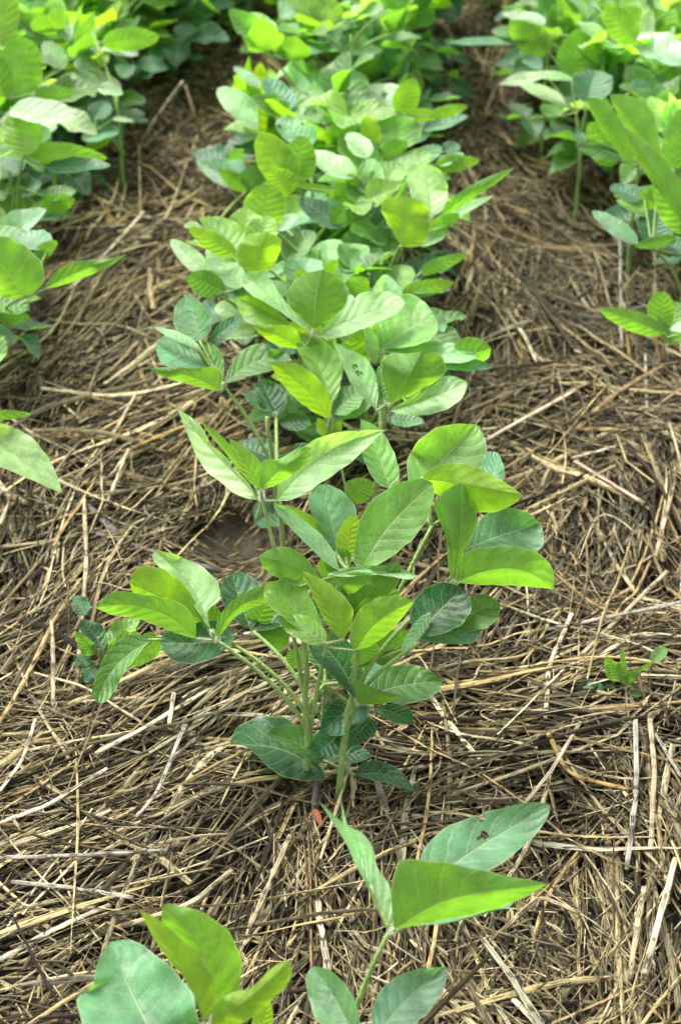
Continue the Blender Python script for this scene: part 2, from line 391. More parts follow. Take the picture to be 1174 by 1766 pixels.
def trifoliate(pl, ju, jv, z, leaflets, zs=None):
    J = at_z(ju, jv, z); jd = depth(J)
    if zs is None: zs = max(.015, z * .55)
    tmp = []
    extra = []
    root_later = []
    for sp in leaflets: root_later.append(sp)
    # petiolules reach each blade
    for sp in leaflets:
        if isinstance(sp[1], list): sb, so_ = sp[1][0], sp[4].get('o', 0)
        else: sb, so_ = sp[:2], (sp[6].get('o', 0) if len(sp) > 6 else 0)
        B = CAM + ray(*sb) * (jd - so_)
        dist = np.linalg.norm(B - J)
        if dist > .003:
            extra.append((bezier(J, J + (B - J) * .35 + [0, 0, -.002], J + (B - J) * .7, B + (B - J) * .05, 7), np.linspace(.0012, .0008, 7)))
    lf = petiole(pl, J, zs, extra=extra)
    for sp in leaflets:
        if isinstance(sp[1], list): outlined_leaflet(lf, pl['W0'], sp[0], sp[1], sp[2], sp[3], jd, sp[4])
        else: traced_leaflet(lf, pl['W0'], sp, J, jd)
    return lf

# ------------------------------------------------------------------ terrain
def ground_z(x, y):
    x = np.asarray(x, float); y = np.asarray(y, float)
    z = .008 * np.sin(x * 9.2 + 1.3) * np.sin(y * 7.1 + .4) + .006 * np.sin(x * 21 + y * 13 + 2) + .004 * np.sin(x * 37 - y * 29)
    for u_, v_, rx, ry, h in HOLL:
        P = HC[(u_, v_)]; z = z + h * np.exp(-(((x - P[0]) / rx) ** 2 + ((y - P[1]) / ry) ** 2))
    z = z * np.exp(-((np.abs(x) + np.abs(y - 1.8)) / 6) ** 2)
    return z if z.ndim else float(z)
HOLL = [(420, 915, .035, .05, -.018), (560, 1380, .05, .035, -.010), (30, 1010, .05, .04, -.015), (850, 330, .07, .2, -.012),
        (960, 620, .04, .03, -.018), (1130, 1000, .04, .04, -.022), (1000, 520, .07, .06, -.012), (430, 1290, .05, .015, -.012),
        (930, 1150, .05, .015, -.014), (760, 1130, .04, .01, -.012), (1000, 400, .05, .1, -.012), (300, 560, .03, .05, -.010)]
HC = {(u, v): at_z(u, v, 0) for u, v, *_ in HOLL}

def build_ground():
    xs = np.concatenate([-np.geomspace(300, .9, 14), np.linspace(-.85, .85, 171), np.geomspace(.9, 300, 14)])
    ys = np.concatenate([-np.geomspace(300, .3, 12), np.linspace(-.2, 3.6, 300), np.geomspace(3.7, 400, 14)])
    X, Y = np.meshgrid(xs, ys, indexing='ij'); Z = ground_z(X, Y) - .006
    fine = (np.abs(X) < 1) & (Y > -.3) & (Y < 3.7)
    Z = Z + np.where(fine, rng.normal(0, .0006, Z.shape), 0)
    V = np.stack([X, Y, Z], -1).reshape(-1, 3); n2 = len(ys)
    i, j = np.meshgrid(np.arange(len(xs) - 1), np.arange(n2 - 1), indexing='ij'); a = (i * n2 + j).ravel()
    F = np.stack([a, a + n2, a + n2 + 1, a + 1], -1)
    tag(link('ground', np_mesh('ground', V, F, M_SOIL)), kind='structure')
build_ground()

# ------------------------------------------------------------------ straw mulch
# direction field: photo position, on-screen angle of the stalks, spread, share of short shredded bits
FIELD = [(60, 430, 55, 25, .3), (200, 330, 15, 40, .6), (280, 180, 5, 45, .9), (300, 90, 0, 45, .9), (220, 520, 48, 22, .2), (100, 640, 55, 25, .2),
         (180, 760, 35, 22, .15), (330, 700, 20, 22, .15), (60, 860, -55, 35, .1), (230, 880, 40, 35, .2), (380, 860, 55, 25, .2), (60, 1010, 65, 40, .1),
         (220, 960, 35, 25, .1), (100, 1200, 16, 22, .05), (300, 1190, 25, 14, .05), (60, 1350, 28, 20, .05), (250, 1340, 32, 14, .05), (420, 1240, 18, 14, .05),
         (420, 1390, 5, 25, .1), (150, 1480, 22, 22, .05), (330, 1520, 30, 18, .05), (80, 1620, 22, 25, .05), (470, 1480, 50, 35, .1), (560, 1520, 85, 30, .1),
         (640, 1350, 40, 50, .1), (760, 1260, 6, 12, .02), (900, 1280, 4, 9, .02), (1000, 1230, 6, 12, .02), (800, 1380, 6, 22, .05), (950, 1350, 5, 22, .03),
         (1120, 1330, 88, 25, .02), (1110, 1480, 95, 22, .05), (950, 1480, 50, 50, .05), (1080, 1650, 75, 40, .05), (850, 1680, -25, 40, .05), (650, 1690, 60, 50, .1),
         (500, 1650, 65, 30, .1), (880, 1080, 20, 30, .05), (830, 1010, 85, 30, .05), (1020, 1080, 20, 30, .02), (1130, 1130, 25, 25, .02), (1140, 900, 100, 25, .05),
         (960, 900, 80, 45, .4), (900, 780, 35, 25, .2), (1010, 820, -30, 45, .2), (900, 680, 10, 20, .1), (1050, 700, 0, 30, .1), (850, 560, 85, 35, .1),
         (930, 480, 90, 40, .2), (1000, 560, -50, 35, .1), (1110, 600, 88, 18, .05), (1000, 430, -40, 30, .3), (880, 360, -40, 35, .6), (820, 200, 80, 50, 1.),
         (940, 260, -30, 45, .9), (830, 60, 85, 40, 1.), (560, 1150, 15, 20, .05), (600, 700, 10, 40, .2), (560, 900, 30, 40, .2)]
FA = np.array(FIELD, float)
def project(P):
    d = P - CAM; f = d @ FWD; return CX + FPX * (d @ RGT) / f, CY - FPX * (d @ UPV) / f, f
def fieldat(u, v):
    dd = ((u[:, None] - FA[None, :, 0]) ** 2 + ((v[:, None] - FA[None, :, 1]) * 1.15) ** 2 + 900.)
    wt = dd ** -2.2; wt /= wt.sum(1)[:, None]
    an = np.radians(FA[:, 2]) * 2; c = wt @ np.cos(an); s = wt @ np.sin(an)
    return .5 * np.arctan2(s, c), np.radians(wt @ FA[:, 3]), wt @ FA[:, 4]

PAL = np.array([(.50, .405, .215), (.66, .56, .345), (.33, .275, .155), (.24, .21, .13), (.52, .375, .185), (.12, .10, .058), (.062, .05, .028), (.38, .355, .265), (.74, .65, .44), (.03, .022, .013)])
def ribbons(N, cx, cy, ang, Ln, Wd, zc, tilt, curve, kink, tint, segs=7, flat=.30):
    """N curved half-round stalks at once -> V, F, uv, tint"""
    t = np.linspace(-.5, .5, segs + 1)[None, :]
    dx, dy = np.cos(ang)[:, None], np.sin(ang)[:, None]
    k1 = np.sin((t + .5) * np.pi) * curve[:, None] * Ln[:, None]
    kk = np.where(t > kink[:, 0:1], (t - kink[:, 0:1]) * kink[:, 1:2], 0) * Ln[:, None]
    along = t * Ln[:, None]; off = k1 + kk
    ph = rng.uniform(0, 6.28, (N, 1)); off = off + np.sin(t * 9 + ph) * Wd[:, None] * .12
    X = cx[:, None] + dx * along - dy * off; Y = cy[:, None] + dy * along + dx * off
    Z = zc[:, None] + tilt[:, None] * along + rng.uniform(-.02, .03, (N, 1)) * Ln[:, None] * (1 - 4 * t * t) + ground_z(X, Y)
    P = np.stack([X, Y, Z], -1); T = np.gradient(P, axis=1); T /= np.linalg.norm(T, axis=2)[..., None] + 1e-9
    Bn = np.cross(T, np.array([0, 0, 1.0])); Bn /= np.linalg.norm(Bn, axis=2)[..., None] + 1e-9; Nn = np.cross(Bn, T)
    roll = (rng.normal(0, .45, N))[:, None, None] + rng.normal(0, .5, (N, 1, 1)) * t[..., None] * 2
    Br = Bn * np.cos(roll) + Nn * np.sin(roll); Nr = Nn * np.cos(roll) - Bn * np.sin(roll)
    taper = np.clip(1.0 - .35 * np.abs(t * 2) ** 3 + rng.normal(0, .06, (N, segs + 1)), .3, 1.4)
    hw = (Wd[:, None] * .5 * taper)[..., None]
    cols = np.array([-1, -.55, 0.0, .55, 1.0]); hgt = np.array([-.35, .32, .62, .32, -.35])
    fl = flat * np.ones((N, 1, 1)); fl[Wd > .004] *= .55
    V = np.stack([P + Br * hw * c + Nr * hw * h * fl * 2 for c, h in zip(cols, hgt)], 2)    # N,segs+1,5,3
    m = len(cols); idx = np.arange(N * (segs + 1) * m).reshape(N, segs + 1, m)
    F = np.stack([idx[:, :-1, :-1], idx[:, 1:, :-1], idx[:, 1:, 1:], idx[:, :-1, 1:]], -1).reshape(-1, 4)
    o = rng.uniform(0, 50, (N, 1, 1))
    uu = np.broadcast_to(along[..., None] + o, (N, segs + 1, m)); vv = np.broadcast_to((hw * cols[None, None, :]) + o * 1.37, (N, segs + 1, m))
    uv = np.stack([uu, vv], -1).reshape(-1, 2)
    tn = np.broadcast_to(tint[:, None, None, :], (N, segs + 1, m, 3)).reshape(-1, 3)
    return V.reshape(-1, 3), F, uv, np.hstack([tn, np.ones((len(tn), 1))])

def scatter(N, bundle, wide, lens, zrange, dark, bare=True, shred=False):
    nb = N // bundle
    v = rng.uniform(-90, 1900, nb * 3); u = rng.uniform(-160, 1330, nb * 3)
    # even over the ground, not over the picture
    r = FWD[None] + RGT[None] * ((u - CX) / FPX)[:, None] + UPV[None] * ((CY - v) / FPX)[:, None]
    G = CAM + r * (-CAM_H / r[:, 2])[:, None]
    x = rng.uniform(-.72, .72, nb * 8); y = rng.uniform(.62, 3.3, nb * 8)
    uu, vv, _ = project(np.stack([x, y, 0 * x], -1)); keep = (uu > -170) & (uu < 1345) & (vv > -110) & (vv < 1950)
    x, y, uu, vv = x[keep][:nb], y[keep][:nb], uu[keep][:nb], vv[keep][:nb]; nb = len(x)
    th, spd, sh = fieldat(uu, vv)
    th = th + rng.normal(0, 1, nb) * spd
    th = np.where(rng.random(nb) < .08, rng.uniform(0, np.pi, nb), th)
    sinel = CAM_H / np.sqrt(CAM_H ** 2 + y ** 2)
    gx, gy = np.cos(th), np.sin(th) / sinel; ang = np.arctan2(gy, gx)
    ang = np.repeat(ang, bundle) + rng.normal(0, .11, nb * bundle); X = np.repeat(x, bundle); Y = np.repeat(y, bundle); sh = np.repeat(sh, bundle)
    n = nb * bundle; Wd = np.clip(rng.lognormal(np.log(wide), .42, n), .0006, .0056)
    Ln = rng.uniform(*lens, n) * (1 - .50 * np.clip(sh, 0, 1)) * rng.uniform(.55, 1.15, n)
    off = rng.normal(0, .009 if bundle > 1 else 0.0, n) ; al = rng.normal(0, .02 if bundle > 1 else 0.0, n)
    X = X - np.sin(ang) * off + np.cos(ang) * al; Y = Y + np.cos(ang) * off + np.sin(ang) * al
    ci = rng.choice(len(PAL), n, p=np.array([.17, .12, .13, .11, .09, .12, .11, .05, .05, .05]))
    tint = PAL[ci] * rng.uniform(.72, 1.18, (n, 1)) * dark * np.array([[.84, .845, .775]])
    far = np.clip(sh, 0, 1)[:, None]; tint = tint * (1 - far * .14) * (1 - far * np.array([[0, .06, .14]]))
    # shade beside the right row, painted into the straw tint
    shade_pts = [at_z(900, 330, 0), at_z(1010, 560, 0), at_z(1120, 820, 0)]
    for P_, rx, ry, dk in zip(shade_pts, (.13, .08, .07), (.42, .14, .12), (.35, .4, .3)): tint = tint * (1 - dk * np.exp(-((X - P_[0]) / rx) ** 2 - ((Y - P_[1]) / ry) ** 2))[:, None]
    z = rng.uniform(zrange[0], zrange[1], n)
    if bare:
        P = at_z(415, 925, 0); kp = np.ones(n, bool); pk = np.where(rng.random(n) < .05, 0, rng.uniform(.75, 1.15, n))
        for f_ in (-.5, -.33, -.17, 0, .17, .33, .5): kp &= np.hypot((X + np.cos(ang) * f_ * Ln - P[0]) / .036, (Y + np.sin(ang) * f_ * Ln - P[1]) / .042) > pk
        P2 = at_z(1130, 1000, 0); kp &= np.hypot((X - P2[0]) / .022, (Y - P2[1]) / .022) > .9
        X, Y, ang, Ln, Wd, z, tint = X[kp], Y[kp], ang[kp], Ln[kp], Wd[kp], z[kp], tint[kp]; n = len(X)
    kink = np.stack([rng.uniform(-.5, .6, n), np.where(rng.random(n) < .22, rng.normal(0, .6, n), 0)], -1)
    return ribbons(n, X, Y, ang, Ln, Wd, z, rng.normal(0, .03, n), rng.normal(0, .03, n), kink, tint)
parts = [scatter(3600, 5, .0030, (.06, .20), (-.006, .000), .08, bare=False),  # deeper layers tinted darker, painting in the shade between the stalks
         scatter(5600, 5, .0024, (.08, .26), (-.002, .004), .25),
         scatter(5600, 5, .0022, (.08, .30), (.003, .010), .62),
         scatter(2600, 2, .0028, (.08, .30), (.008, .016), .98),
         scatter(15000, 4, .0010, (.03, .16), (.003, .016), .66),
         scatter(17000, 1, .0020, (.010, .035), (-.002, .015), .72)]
# thin curled wisps standing out of the mat
n = 1500
x = rng.uniform(-.6, .6, n); y = rng.uniform(.66, 2.9, n)
parts.append(ribbons(n, x, y, rng.uniform(0, 6.28, n), rng.uniform(.02, .06, n), rng.uniform(.0005, .0011, n), rng.uniform(.008, .016, n),
                     rng.normal(0, .35, n), rng.normal(0, .35, n), np.stack([rng.uniform(-.4, .4, n), rng.normal(0, 1.2, n)], -1), PAL[rng.choice([0, 1, 2, 4, 5], n)] * .95))
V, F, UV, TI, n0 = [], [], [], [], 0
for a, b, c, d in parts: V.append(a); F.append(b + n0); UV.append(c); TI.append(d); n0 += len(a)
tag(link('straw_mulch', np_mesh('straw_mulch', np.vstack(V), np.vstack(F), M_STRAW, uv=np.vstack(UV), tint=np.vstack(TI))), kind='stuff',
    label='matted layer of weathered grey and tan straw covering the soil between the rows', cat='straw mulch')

# ------------------------------------------------------------------ single stalks one can pick out
def stalk(name, pts, width, tint, label, cat='straw', group=None, material=None, bend=.0):
    """pts: photo directions with a height above the ground plane"""
    P = np.array([at_z(u, v, z) for u, v, z in pts]); n = 16
    tt = np.linspace(0, len(P) - 1, n); Q = np.array([P[min(int(a), len(P) - 2)] * (1 - (a - min(int(a), len(P) - 2))) + P[min(int(a), len(P) - 2) + 1] * (a - min(int(a), len(P) - 2)) for a in tt])
    if len(P) > 2:
        for _ in range(2): Q[1:-1] = .25 * Q[:-2] + .5 * Q[1:-1] + .25 * Q[2:]
    Q[1:-1] += rng.normal(0, width * .05, (n - 2, 3))
    og = Q[0].copy()
    V, F = tube_arrays(Q, width * .5 * np.clip(1 + rng.normal(0, .035, n) + .10 * (np.arange(n) == 5) - .2 * (np.arange(n) == n - 1), .6, 1.4), 8)
    if abs(Q[-1][2] - Q[0][2]) < .015:
        mid_ = np.vstack([np.repeat(Q, 8, axis=0), Q[:1], Q[-1:]]); V = mid_ + (V - mid_) * np.array([1, 1, .45])
    # stalks are pressed flat
    F = [tuple(dict.fromkeys(f)) for f in F]
    L = np.concatenate([[0], np.cumsum(np.linalg.norm(np.diff(Q, axis=0), axis=1))]); o0 = rng.uniform(0, 40)
    me = bpy.data.meshes.new(name); me.from_pydata([tuple(v - og) for v in V], [], F)
    uvl = me.uv_layers.new(name='UVMap')
    for lp in me.loops:
        vi = lp.vertex_index
        i, j = (vi // 8, vi % 8) if vi < n * 8 else ((0, 0) if vi == n * 8 else (n - 1, 0))
        uvl.data[lp.index].uv = (L[i] + o0, abs(j - 4) / 4 * width + o0)
    at = me.color_attributes.new('tint', 'FLOAT_COLOR', 'POINT'); at.data.foreach_set('color', np.tile([*tint, 1], len(V)).astype(np.float32))
    me.materials.append(material or M_STRAW)
    for p in me.polygons: p.use_smooth = True
    o = link(name, me); o.location = og; tag(o, label, cat, group); return o
TAN, PALE, GREY, OCH, PINK = (.38, .31, .19), (.50, .44, .31), (.31, .295, .24), (.38, .26, .09), (.40, .30, .21)
ST = [  # points, width m, colour, label
 ([(244, 246, .008), (262, 215, .03), (316, 140, .085)], .0052, PALE, 'thick pale cut stalk standing aslant in the alley far back at the left'),
 ([(1174, 1038, .022), (1040, 1066, .018), (905, 1093, .012)], .0050, GREY, 'long grey stalk reaching in from the right edge below the wide yellow-green leaflets'),
 ([(1150, 985, .016), (1020, 1110, .014), (960, 1172, .010)], .0046, TAN, 'tan stalk crossing under the long grey stalk near the right edge'),
 ([(985, 1058, .02), (945, 1150, .016), (940, 1240, .016)], .0046, PALE, 'pale upright stalk left of the small weed on the right'),
 ([(1000, 1245, .018), (950, 1330, .017), (905, 1385, .015)], .0036, PALE, 'thin pale kinked stalk above the tip of the big front leaflet'),
 ([(945, 1265, .018), (975, 1330, .016), (1010, 1345, .016), (1090, 1362, .012)], .0050, OCH, 'ochre split stalk bent into an elbow in the horizontal straw on the right'),
 ([(1120, 1240, .018), (1128, 1330, .020), (1120, 1480, .012)], .0048, TAN, 'wide tan stalk running towards the viewer near the right edge'),
 ([(1095, 1240, .017), (1097, 1360, .02), (1080, 1500, .010)], .0048, GREY, 'wide grey weathered stalk left of the tan one near the right edge'),
 ([(1165, 1480, .016), (1140, 1570, .020), (1108, 1690, .014)], .0056, PALE, 'broad pale flattened stalk at the lower right edge'),
 ([(1110, 1530, .012), (1098, 1600, .019), (1085, 1690, .012)], .0050, TAN, 'short broad tan stalk left of the broad pale one at the lower right'),
 ([(1000, 1575, .016), (930, 1545, .018), (860, 1610, .014)], .0040, TAN, 'bent tan stalk just below the pointed front leaflet'),
 ([(0, 1480, .02), (120, 1476, .019), (285, 1466, .016)], .0044, GREY, 'long grey stalk lying level at the left edge above its tilted neighbour'),
 ([(20, 1521, .02), (120, 1530, .019), (230, 1548, .016)], .0046, GREY, 'grey stalk sloping gently down to the right, near the left edge'),
 ([(165, 1300, .016), (250, 1255, .016), (390, 1170, .016)], .0050, PALE, 'pale straight stalk rising to the right under the left-hand leaf stalks'),
 ([(0, 1420, .018), (90, 1385, .018), (185, 1325, .016)], .0044, PALE, 'pale stalk rising to the right from the left edge, above the level grey stalk'),
 ([(60, 1160, .014), (150, 1185, .016), (250, 1250, .014)], .0030, TAN, 'thin tan stem looping down to the right below the drooping leaflet'),
 ([(0, 1365, .018), (40, 1310, .02), (62, 1240, .022)], .0034, PALE, 'slim pale stalk standing steeply at the left edge'),
 ([(90, 1070, .014), (92, 1140, .015), (92, 1220, .015)], .0042, TAN, 'straight upright tan stalk left of the leafy weed on the left'),
 ([(145, 860, .02), (150, 960, .026), (135, 1170, .012)], .0046, TAN, 'tall brownish tan stalk passing in front of the leafy weed on the left'),
 ([(300, 1195, .02), (292, 1250, .016)], .0040, PALE, 'short pale stub sticking up from the straw left of the front plants'),
 ([(320, 1250, .014), (270, 1370, .016), (235, 1410, .014)], .0040, GREY, 'mildewed grey stalk crossing the left-hand straw diagonally'),
 ([(375, 1330, .015), (300, 1445, .014)], .0030, (.12, .09, .05), 'thin dark stalk lying steeply on the straw left of the front plants'),
 ([(200, 1600, .014), (330, 1560, .018), (400, 1500, .016)], .0050, TAN, 'tan stalk rising to the right above the bottom left leaves'),
 ([(0, 1655, .018), (100, 1600, .02), (190, 1560, .018)], .0050, PALE, 'pale stalk coming in from the left edge above the bottom left leaves'),
 ([(430, 1600, .014), (470, 1510, .018), (500, 1440, .018)], .0044, TAN, 'tan stalk leaning up to the right below the orange withered seed leaf'),
 ([(545, 1540, .010), (556, 1610, .018), (566, 1680, .010)], .0056, PALE, 'broad pale chaff stalk just left of the front right plant'),
 ([(650, 1340, .016), (688, 1470, .018)], .0050, GREY, 'grey stalk pointing to the viewer beside the foot of the front right-hand stem'),
 ([(1120, 1250, .015), (1174, 1340, .016)], .0034, GREY, 'thin grey stalk slanting down to the right edge'),
 ([(800, 780, .016), (880, 735, .018), (992, 672, .022)], .0050, PALE, 'straight pale stalk pointing up to the right, right of the middle row'),
 ([(990, 604, .014), (1070, 632, .014)], .0040, PALE, 'short pale stalk lying across the dark hollow on the right'),
 ([(1068, 400, .06), (1070, 520, .03), (1072, 625, .008)], .0040, GREY, 'tall thin grey stalk standing at the right beside the small leafy shoot'),
 ([(1075, 545, .04), (1088, 630, .008)], .0042, OCH, 'yellow ochre stalk standing beside the tall grey one on the right'),
 ([(1125, 560, .04), (1138, 630, .008)], .0040, (.45, .27, .11), 'brown-orange stalk standing at the far right under the leaf shoot'),
 ([(1128, 400, .06), (1130, 520, .03)], .0034, TAN, 'thin tan stalk rising behind the leaf shoot at the right'),
 ([(1112, 610, .02), (1115, 720, .02), (1108, 760, .012)], .0036, GREY, 'grey jointed stalk standing below the right-hand shoot'),
 ([(1150, 700, .02), (1165, 820, .018), (1130, 960, .015)], .0046, TAN, 'curved tan stalk at the right edge above the dark hollow'),
 ([(990, 795, .016), (1110, 868, .016)], .0050, PINK, 'pinkish brown stalk lying down to the right, right of the middle row'),
 ([(985, 790, .016), (1060, 770, .018), (1138, 748, .018)], .0040, PALE, 'pale slim stalk rising to the right above the pinkish one'),
 ([(870, 530, .016), (905, 580, .014), (925, 625, .01)], .0042, PALE, 'pale forked straw right of the middle row in the bright patch'),
 ([(60, 395, .016), (140, 392, .016), (220, 388, .016)], .0034, TAN, 'level tan stalk between the left row and the middle row'),
 ([(120, 500, .014), (190, 430, .02), (248, 365, .026)], .0046, PALE, 'pale stalk rising to the right beside the tip of the long left-row leaflet'),
 ([(240, 250, .03), (243, 380, .012)], .0026, TAN, 'thin upright tan stalk below the thick pale cut stalk'),
 ([(150, 800, .014), (185, 830, .016), (220, 780, .018)], .0046, TAN, 'tan bent stalk in the left alley at the height of the pale drooping left leaflet'),
 ([(0, 905, .018), (20, 860, .02), (-10, 820, .02)], .0056, PALE, 'pale thick stalk at the left edge below the large pale leaflet'),
 ([(180, 880, .012), (205, 820, .022), (222, 775, .03)], .0046, PALE, 'pale straight stalk sticking up in the left alley'),
 ([(80, 880, .016), (190, 760, .018), (235, 678, .018)], .0040, TAN, 'long tan stalk rising to the right across the left alley'),
 ([(210, 780, .016), (290, 745, .016), (360, 720, .016)], .0044, OCH, 'yellowish stalk sloping up to the tall pale leaflet of the middle plant'),
 ([(70, 660, .014), (140, 725, .016)], .0034, TAN, 'tan curved stalk lying down to the right in the left alley'),
]
for pts, wd, c, lab in ST: stalk('straw_stalk', pts, wd * .82, c, lab, group='larger straw stalks lying on the mulch')
stalk('brown_stalk', [(320, 148, .07), (336, 200, .045), (355, 258, .006)], .0036, (.1, .06, .02), 'slim dark brown dead stem leaning against the thick pale stalk far back', 'stalk', material=M_BROWN)
stalk('dead_twig', [(150, 915, .012), (205, 930, .018), (262, 950, .02), (380, 985, .012)], .0052, (.1, .1, .1), 'dark grey dead twig lying in the straw behind the left-hand leaves of the front plants', 'twig', material=M_TWIG)
stalk('dead_twig', [(110, 825, .010), (160, 880, .014), (205, 922, .012)], .0070, (.1, .1, .1), 'thicker dark grey split twig lying in the straw below the pale drooping left leaflet', 'twig', material=M_TWIG)
stalk('brown_stalk', [(546, 1345, .024), (541, 1385, .016), (543, 1470, .002)], .0046, (.03, .02, .02), 'thin blackened stem standing between the two front green stems', 'stalk', material=M_TWIG)
stalk('brown_stalk', [(1097, 1150, .03), (1106, 1190, .02), (1115, 1225, .006)], .0036, (.1, .05, .02), 'short reddish brown stem beside the small weed on the right', 'stalk', material=M_BROWN)

# ------------------------------------------------------------------ soybean plants traced one by one
MID = 'soybean plants of the middle row'; LFT = 'soybean plants of the left row'; RGH = 'soybean plants of the right row'
def base_px(u, v): P = at_z(u, v, 0); return P[0], P[1]

# ---- bottom left, cut by the frame
p = new_plant(*at_z(395, 1960, 0)[:2], 'young soybean plant at the bottom left edge with folded yellow-green and blue-green leaflets', .13, (-.01, .02), MID)
trifoliate(p, 352, 1795, .135, [
 ('ut', [(300, 1835), (240, 1745), (190, 1624)], [(180, 1835), (145, 1775), (126, 1720), (160, 1708), (164, 1668)], [(225, 1618), (262, 1640), (300, 1672), (332, 1710), (345, 1760), (340, 1810)], dict(s=.9)),
 ('bY', [(352, 1765), (330, 1680), (240, 1568)], [(258, 1605), (285, 1650), (322, 1690), (340, 1730)], [(275, 1585), (320, 1625), (360, 1665), (378, 1700), (370, 1740)], dict(o=.008, q=-.4)),
 ('bl', [(368, 1752), (366, 1680), (335, 1610), (282, 1560)], [(276, 1590), (315, 1650), (352, 1700)], [(320, 1562), (362, 1578), (400, 1610), (419, 1655), (415, 1705), (392, 1738)], dict(s=-.3)),
 ('bY', [(365, 1768), (430, 1722), (499, 1657)], [(368, 1728), (400, 1711), (435, 1705), (472, 1664)], [(505, 1685), (482, 1714), (447, 1745), (410, 1772)], dict(o=.014))], zs=.05)
trifoliate(p, 440, 1815, .10, [(440, 1800, 466, 1720, 34, 'bY', dict(o=0))], zs=.05)
finish_stem(p)
# ---- bottom right
p = new_plant(*at_z(600, 1960, 0)[:2], 'bottommost soybean plant with one pointed green leaflet and two large pale ones', .09, (0, .02), MID)
trifoliate(p, 672, 1605, .14, [
 ('bg', [(680, 1603), (750, 1558), (840, 1535), (946, 1524)], [(673, 1550), (677, 1503), (692, 1481), (740, 1483), (808, 1495), (880, 1512)], [(885, 1558), (820, 1577), (752, 1590), (710, 1597)], dict(s=-.3, o=.014, q=.1)),
 ('ut', [(690, 1570), (790, 1480), (948, 1388)], [(722, 1490), (735, 1452), (772, 1424), (820, 1405), (875, 1391), (927, 1381)], [(945, 1412), (914, 1450), (872, 1484), (835, 1507), (760, 1545)], dict(s=.8, holes=((826, 1440, 9), (822, 1408, 8), (838, 1425, 5)))),
 ('ut', [(700, 1598), (790, 1578), (885, 1556)], [(740, 1575), (800, 1560), (850, 1552)], [(880, 1564), (850, 1572), (780, 1592)], dict(s=.8, o=.002)),
 ('up', [(669, 1603), (645, 1530), (610, 1455), (549, 1380)], [(648, 1567), (628, 1519), (598, 1455), (573, 1418)], [(582, 1412), (602, 1426), (629, 1438), (645, 1465), (648, 1496), (676, 1530), (678, 1580)], dict(q=.4)),
 ('up', [(640, 1530), (606, 1455), (589, 1383)], [(615, 1500), (592, 1440)], [(640, 1500), (600, 1430)], dict(q=.4, o=-.006)),
 ], zs=.06)
trifoliate(p, 628, 1800, .09, [
 ('ut', [(615, 1795), (580, 1725), (541, 1666)], [(545, 1768), (530, 1712), (525, 1682)], [(568, 1671), (598, 1698), (615, 1733), (622, 1768)], {}),
 ('ut', [(640, 1800), (690, 1730), (768, 1667)], [(640, 1766), (644, 1726), (668, 1691), (714, 1671)], [(772, 1690), (754, 1728), (715, 1770)], {})], zs=.06)
finish_stem(p, .0034)

# ---- front pair: left stem
A1 = new_plant(*at_z(532, 1378, 0)[:2], 'large soybean plant, left stem of the front pair, with a leaf reaching far left', .165, (-.002, .02), MID)
p = A1
trifoliate(p, 372, 1103, .125, [
 ('bl', [(338, 1102), (290, 1058), (220, 1040), (165, 1048)], [(338, 1070), (322, 1045), (290, 1031), (255, 1027), (220, 1020), (192, 1019)], [(195, 1062), (235, 1065), (270, 1078), (305, 1093)], dict(s=-.45, o=.012)),
 ('up', [(365, 1087), (340, 1025), (305, 980), (268, 949)], [(347, 1065), (330, 1035), (310, 1020), (290, 990), (270, 975), (261, 960)], [(295, 953), (320, 964), (345, 974), (370, 994), (382, 1020), (378, 1038), (358, 1050), (358, 1068)], dict(s=.6, o=.004)),
 ('bY', [(350, 1070), (290, 1035), (224, 1006)], [(300, 1088), (262, 1075), (236, 1045)], [(228, 985), (255, 973), (290, 984), (325, 1012)], dict(s=-.4, o=-.006)),
 ('bg', [(376, 1100), (392, 1065), (425, 1036), (479, 1022)], [(369, 1088), (383, 1053), (408, 1030), (440, 1012), (465, 1008)], [(472, 1036), (440, 1046), (415, 1056), (397, 1073), (384, 1092)], dict(o=.012, s=-.3)),
 ], zs=.066)
trifoliate(p, 385, 1100, .115, [
 ('uD', [(408, 1094), (340, 1112), (276, 1106)], [(400, 1112), (370, 1135), (340, 1146), (303, 1143), (282, 1126)], [(395, 1076), (365, 1068), (320, 1078), (283, 1090)], dict(s=.9)),
 ('ug', [(262, 1103), (218, 1130), (186, 1165), (168, 1211)], [(240, 1092), (215, 1096), (193, 1115), (175, 1140), (166, 1170), (156, 1192)], [(181, 1214), (201, 1190), (212, 1162), (231, 1140), (248, 1117)], dict(s=.5, q=.2)),
 (275, 1098, 215, 1150, 44, 'bg', dict(o=-.006)),
 (378, 1080, 330, 1040, 44, 'bg', dict(o=-.012))], zs=.08)
trifoliate(p, 438, 1090, .115, [
 ('uD', [(433, 1087), (414, 1040), (400, 988)], [(410, 1075), (392, 1055), (381, 1035), (379, 1006)], [(420, 987), (446, 1001), (453, 1020), (462, 1045), (447, 1067)], dict(s=.7)),
 ('uD', [(435, 1089), (462, 1072), (494, 1070)], [(448, 1062), (472, 1042)], [(482, 1081), (460, 1087)], dict(s=.9)),
 ('bg', [(440, 1090), (470, 1095), (499, 1105)], [(460, 1082), (496, 1078)], [(492, 1120), (475, 1123), (456, 1110)], dict(s=-.6, o=-.004)),
 (436, 1086, 470, 1020, 44, 'bg', dict(o=-.008))], zs=.095)
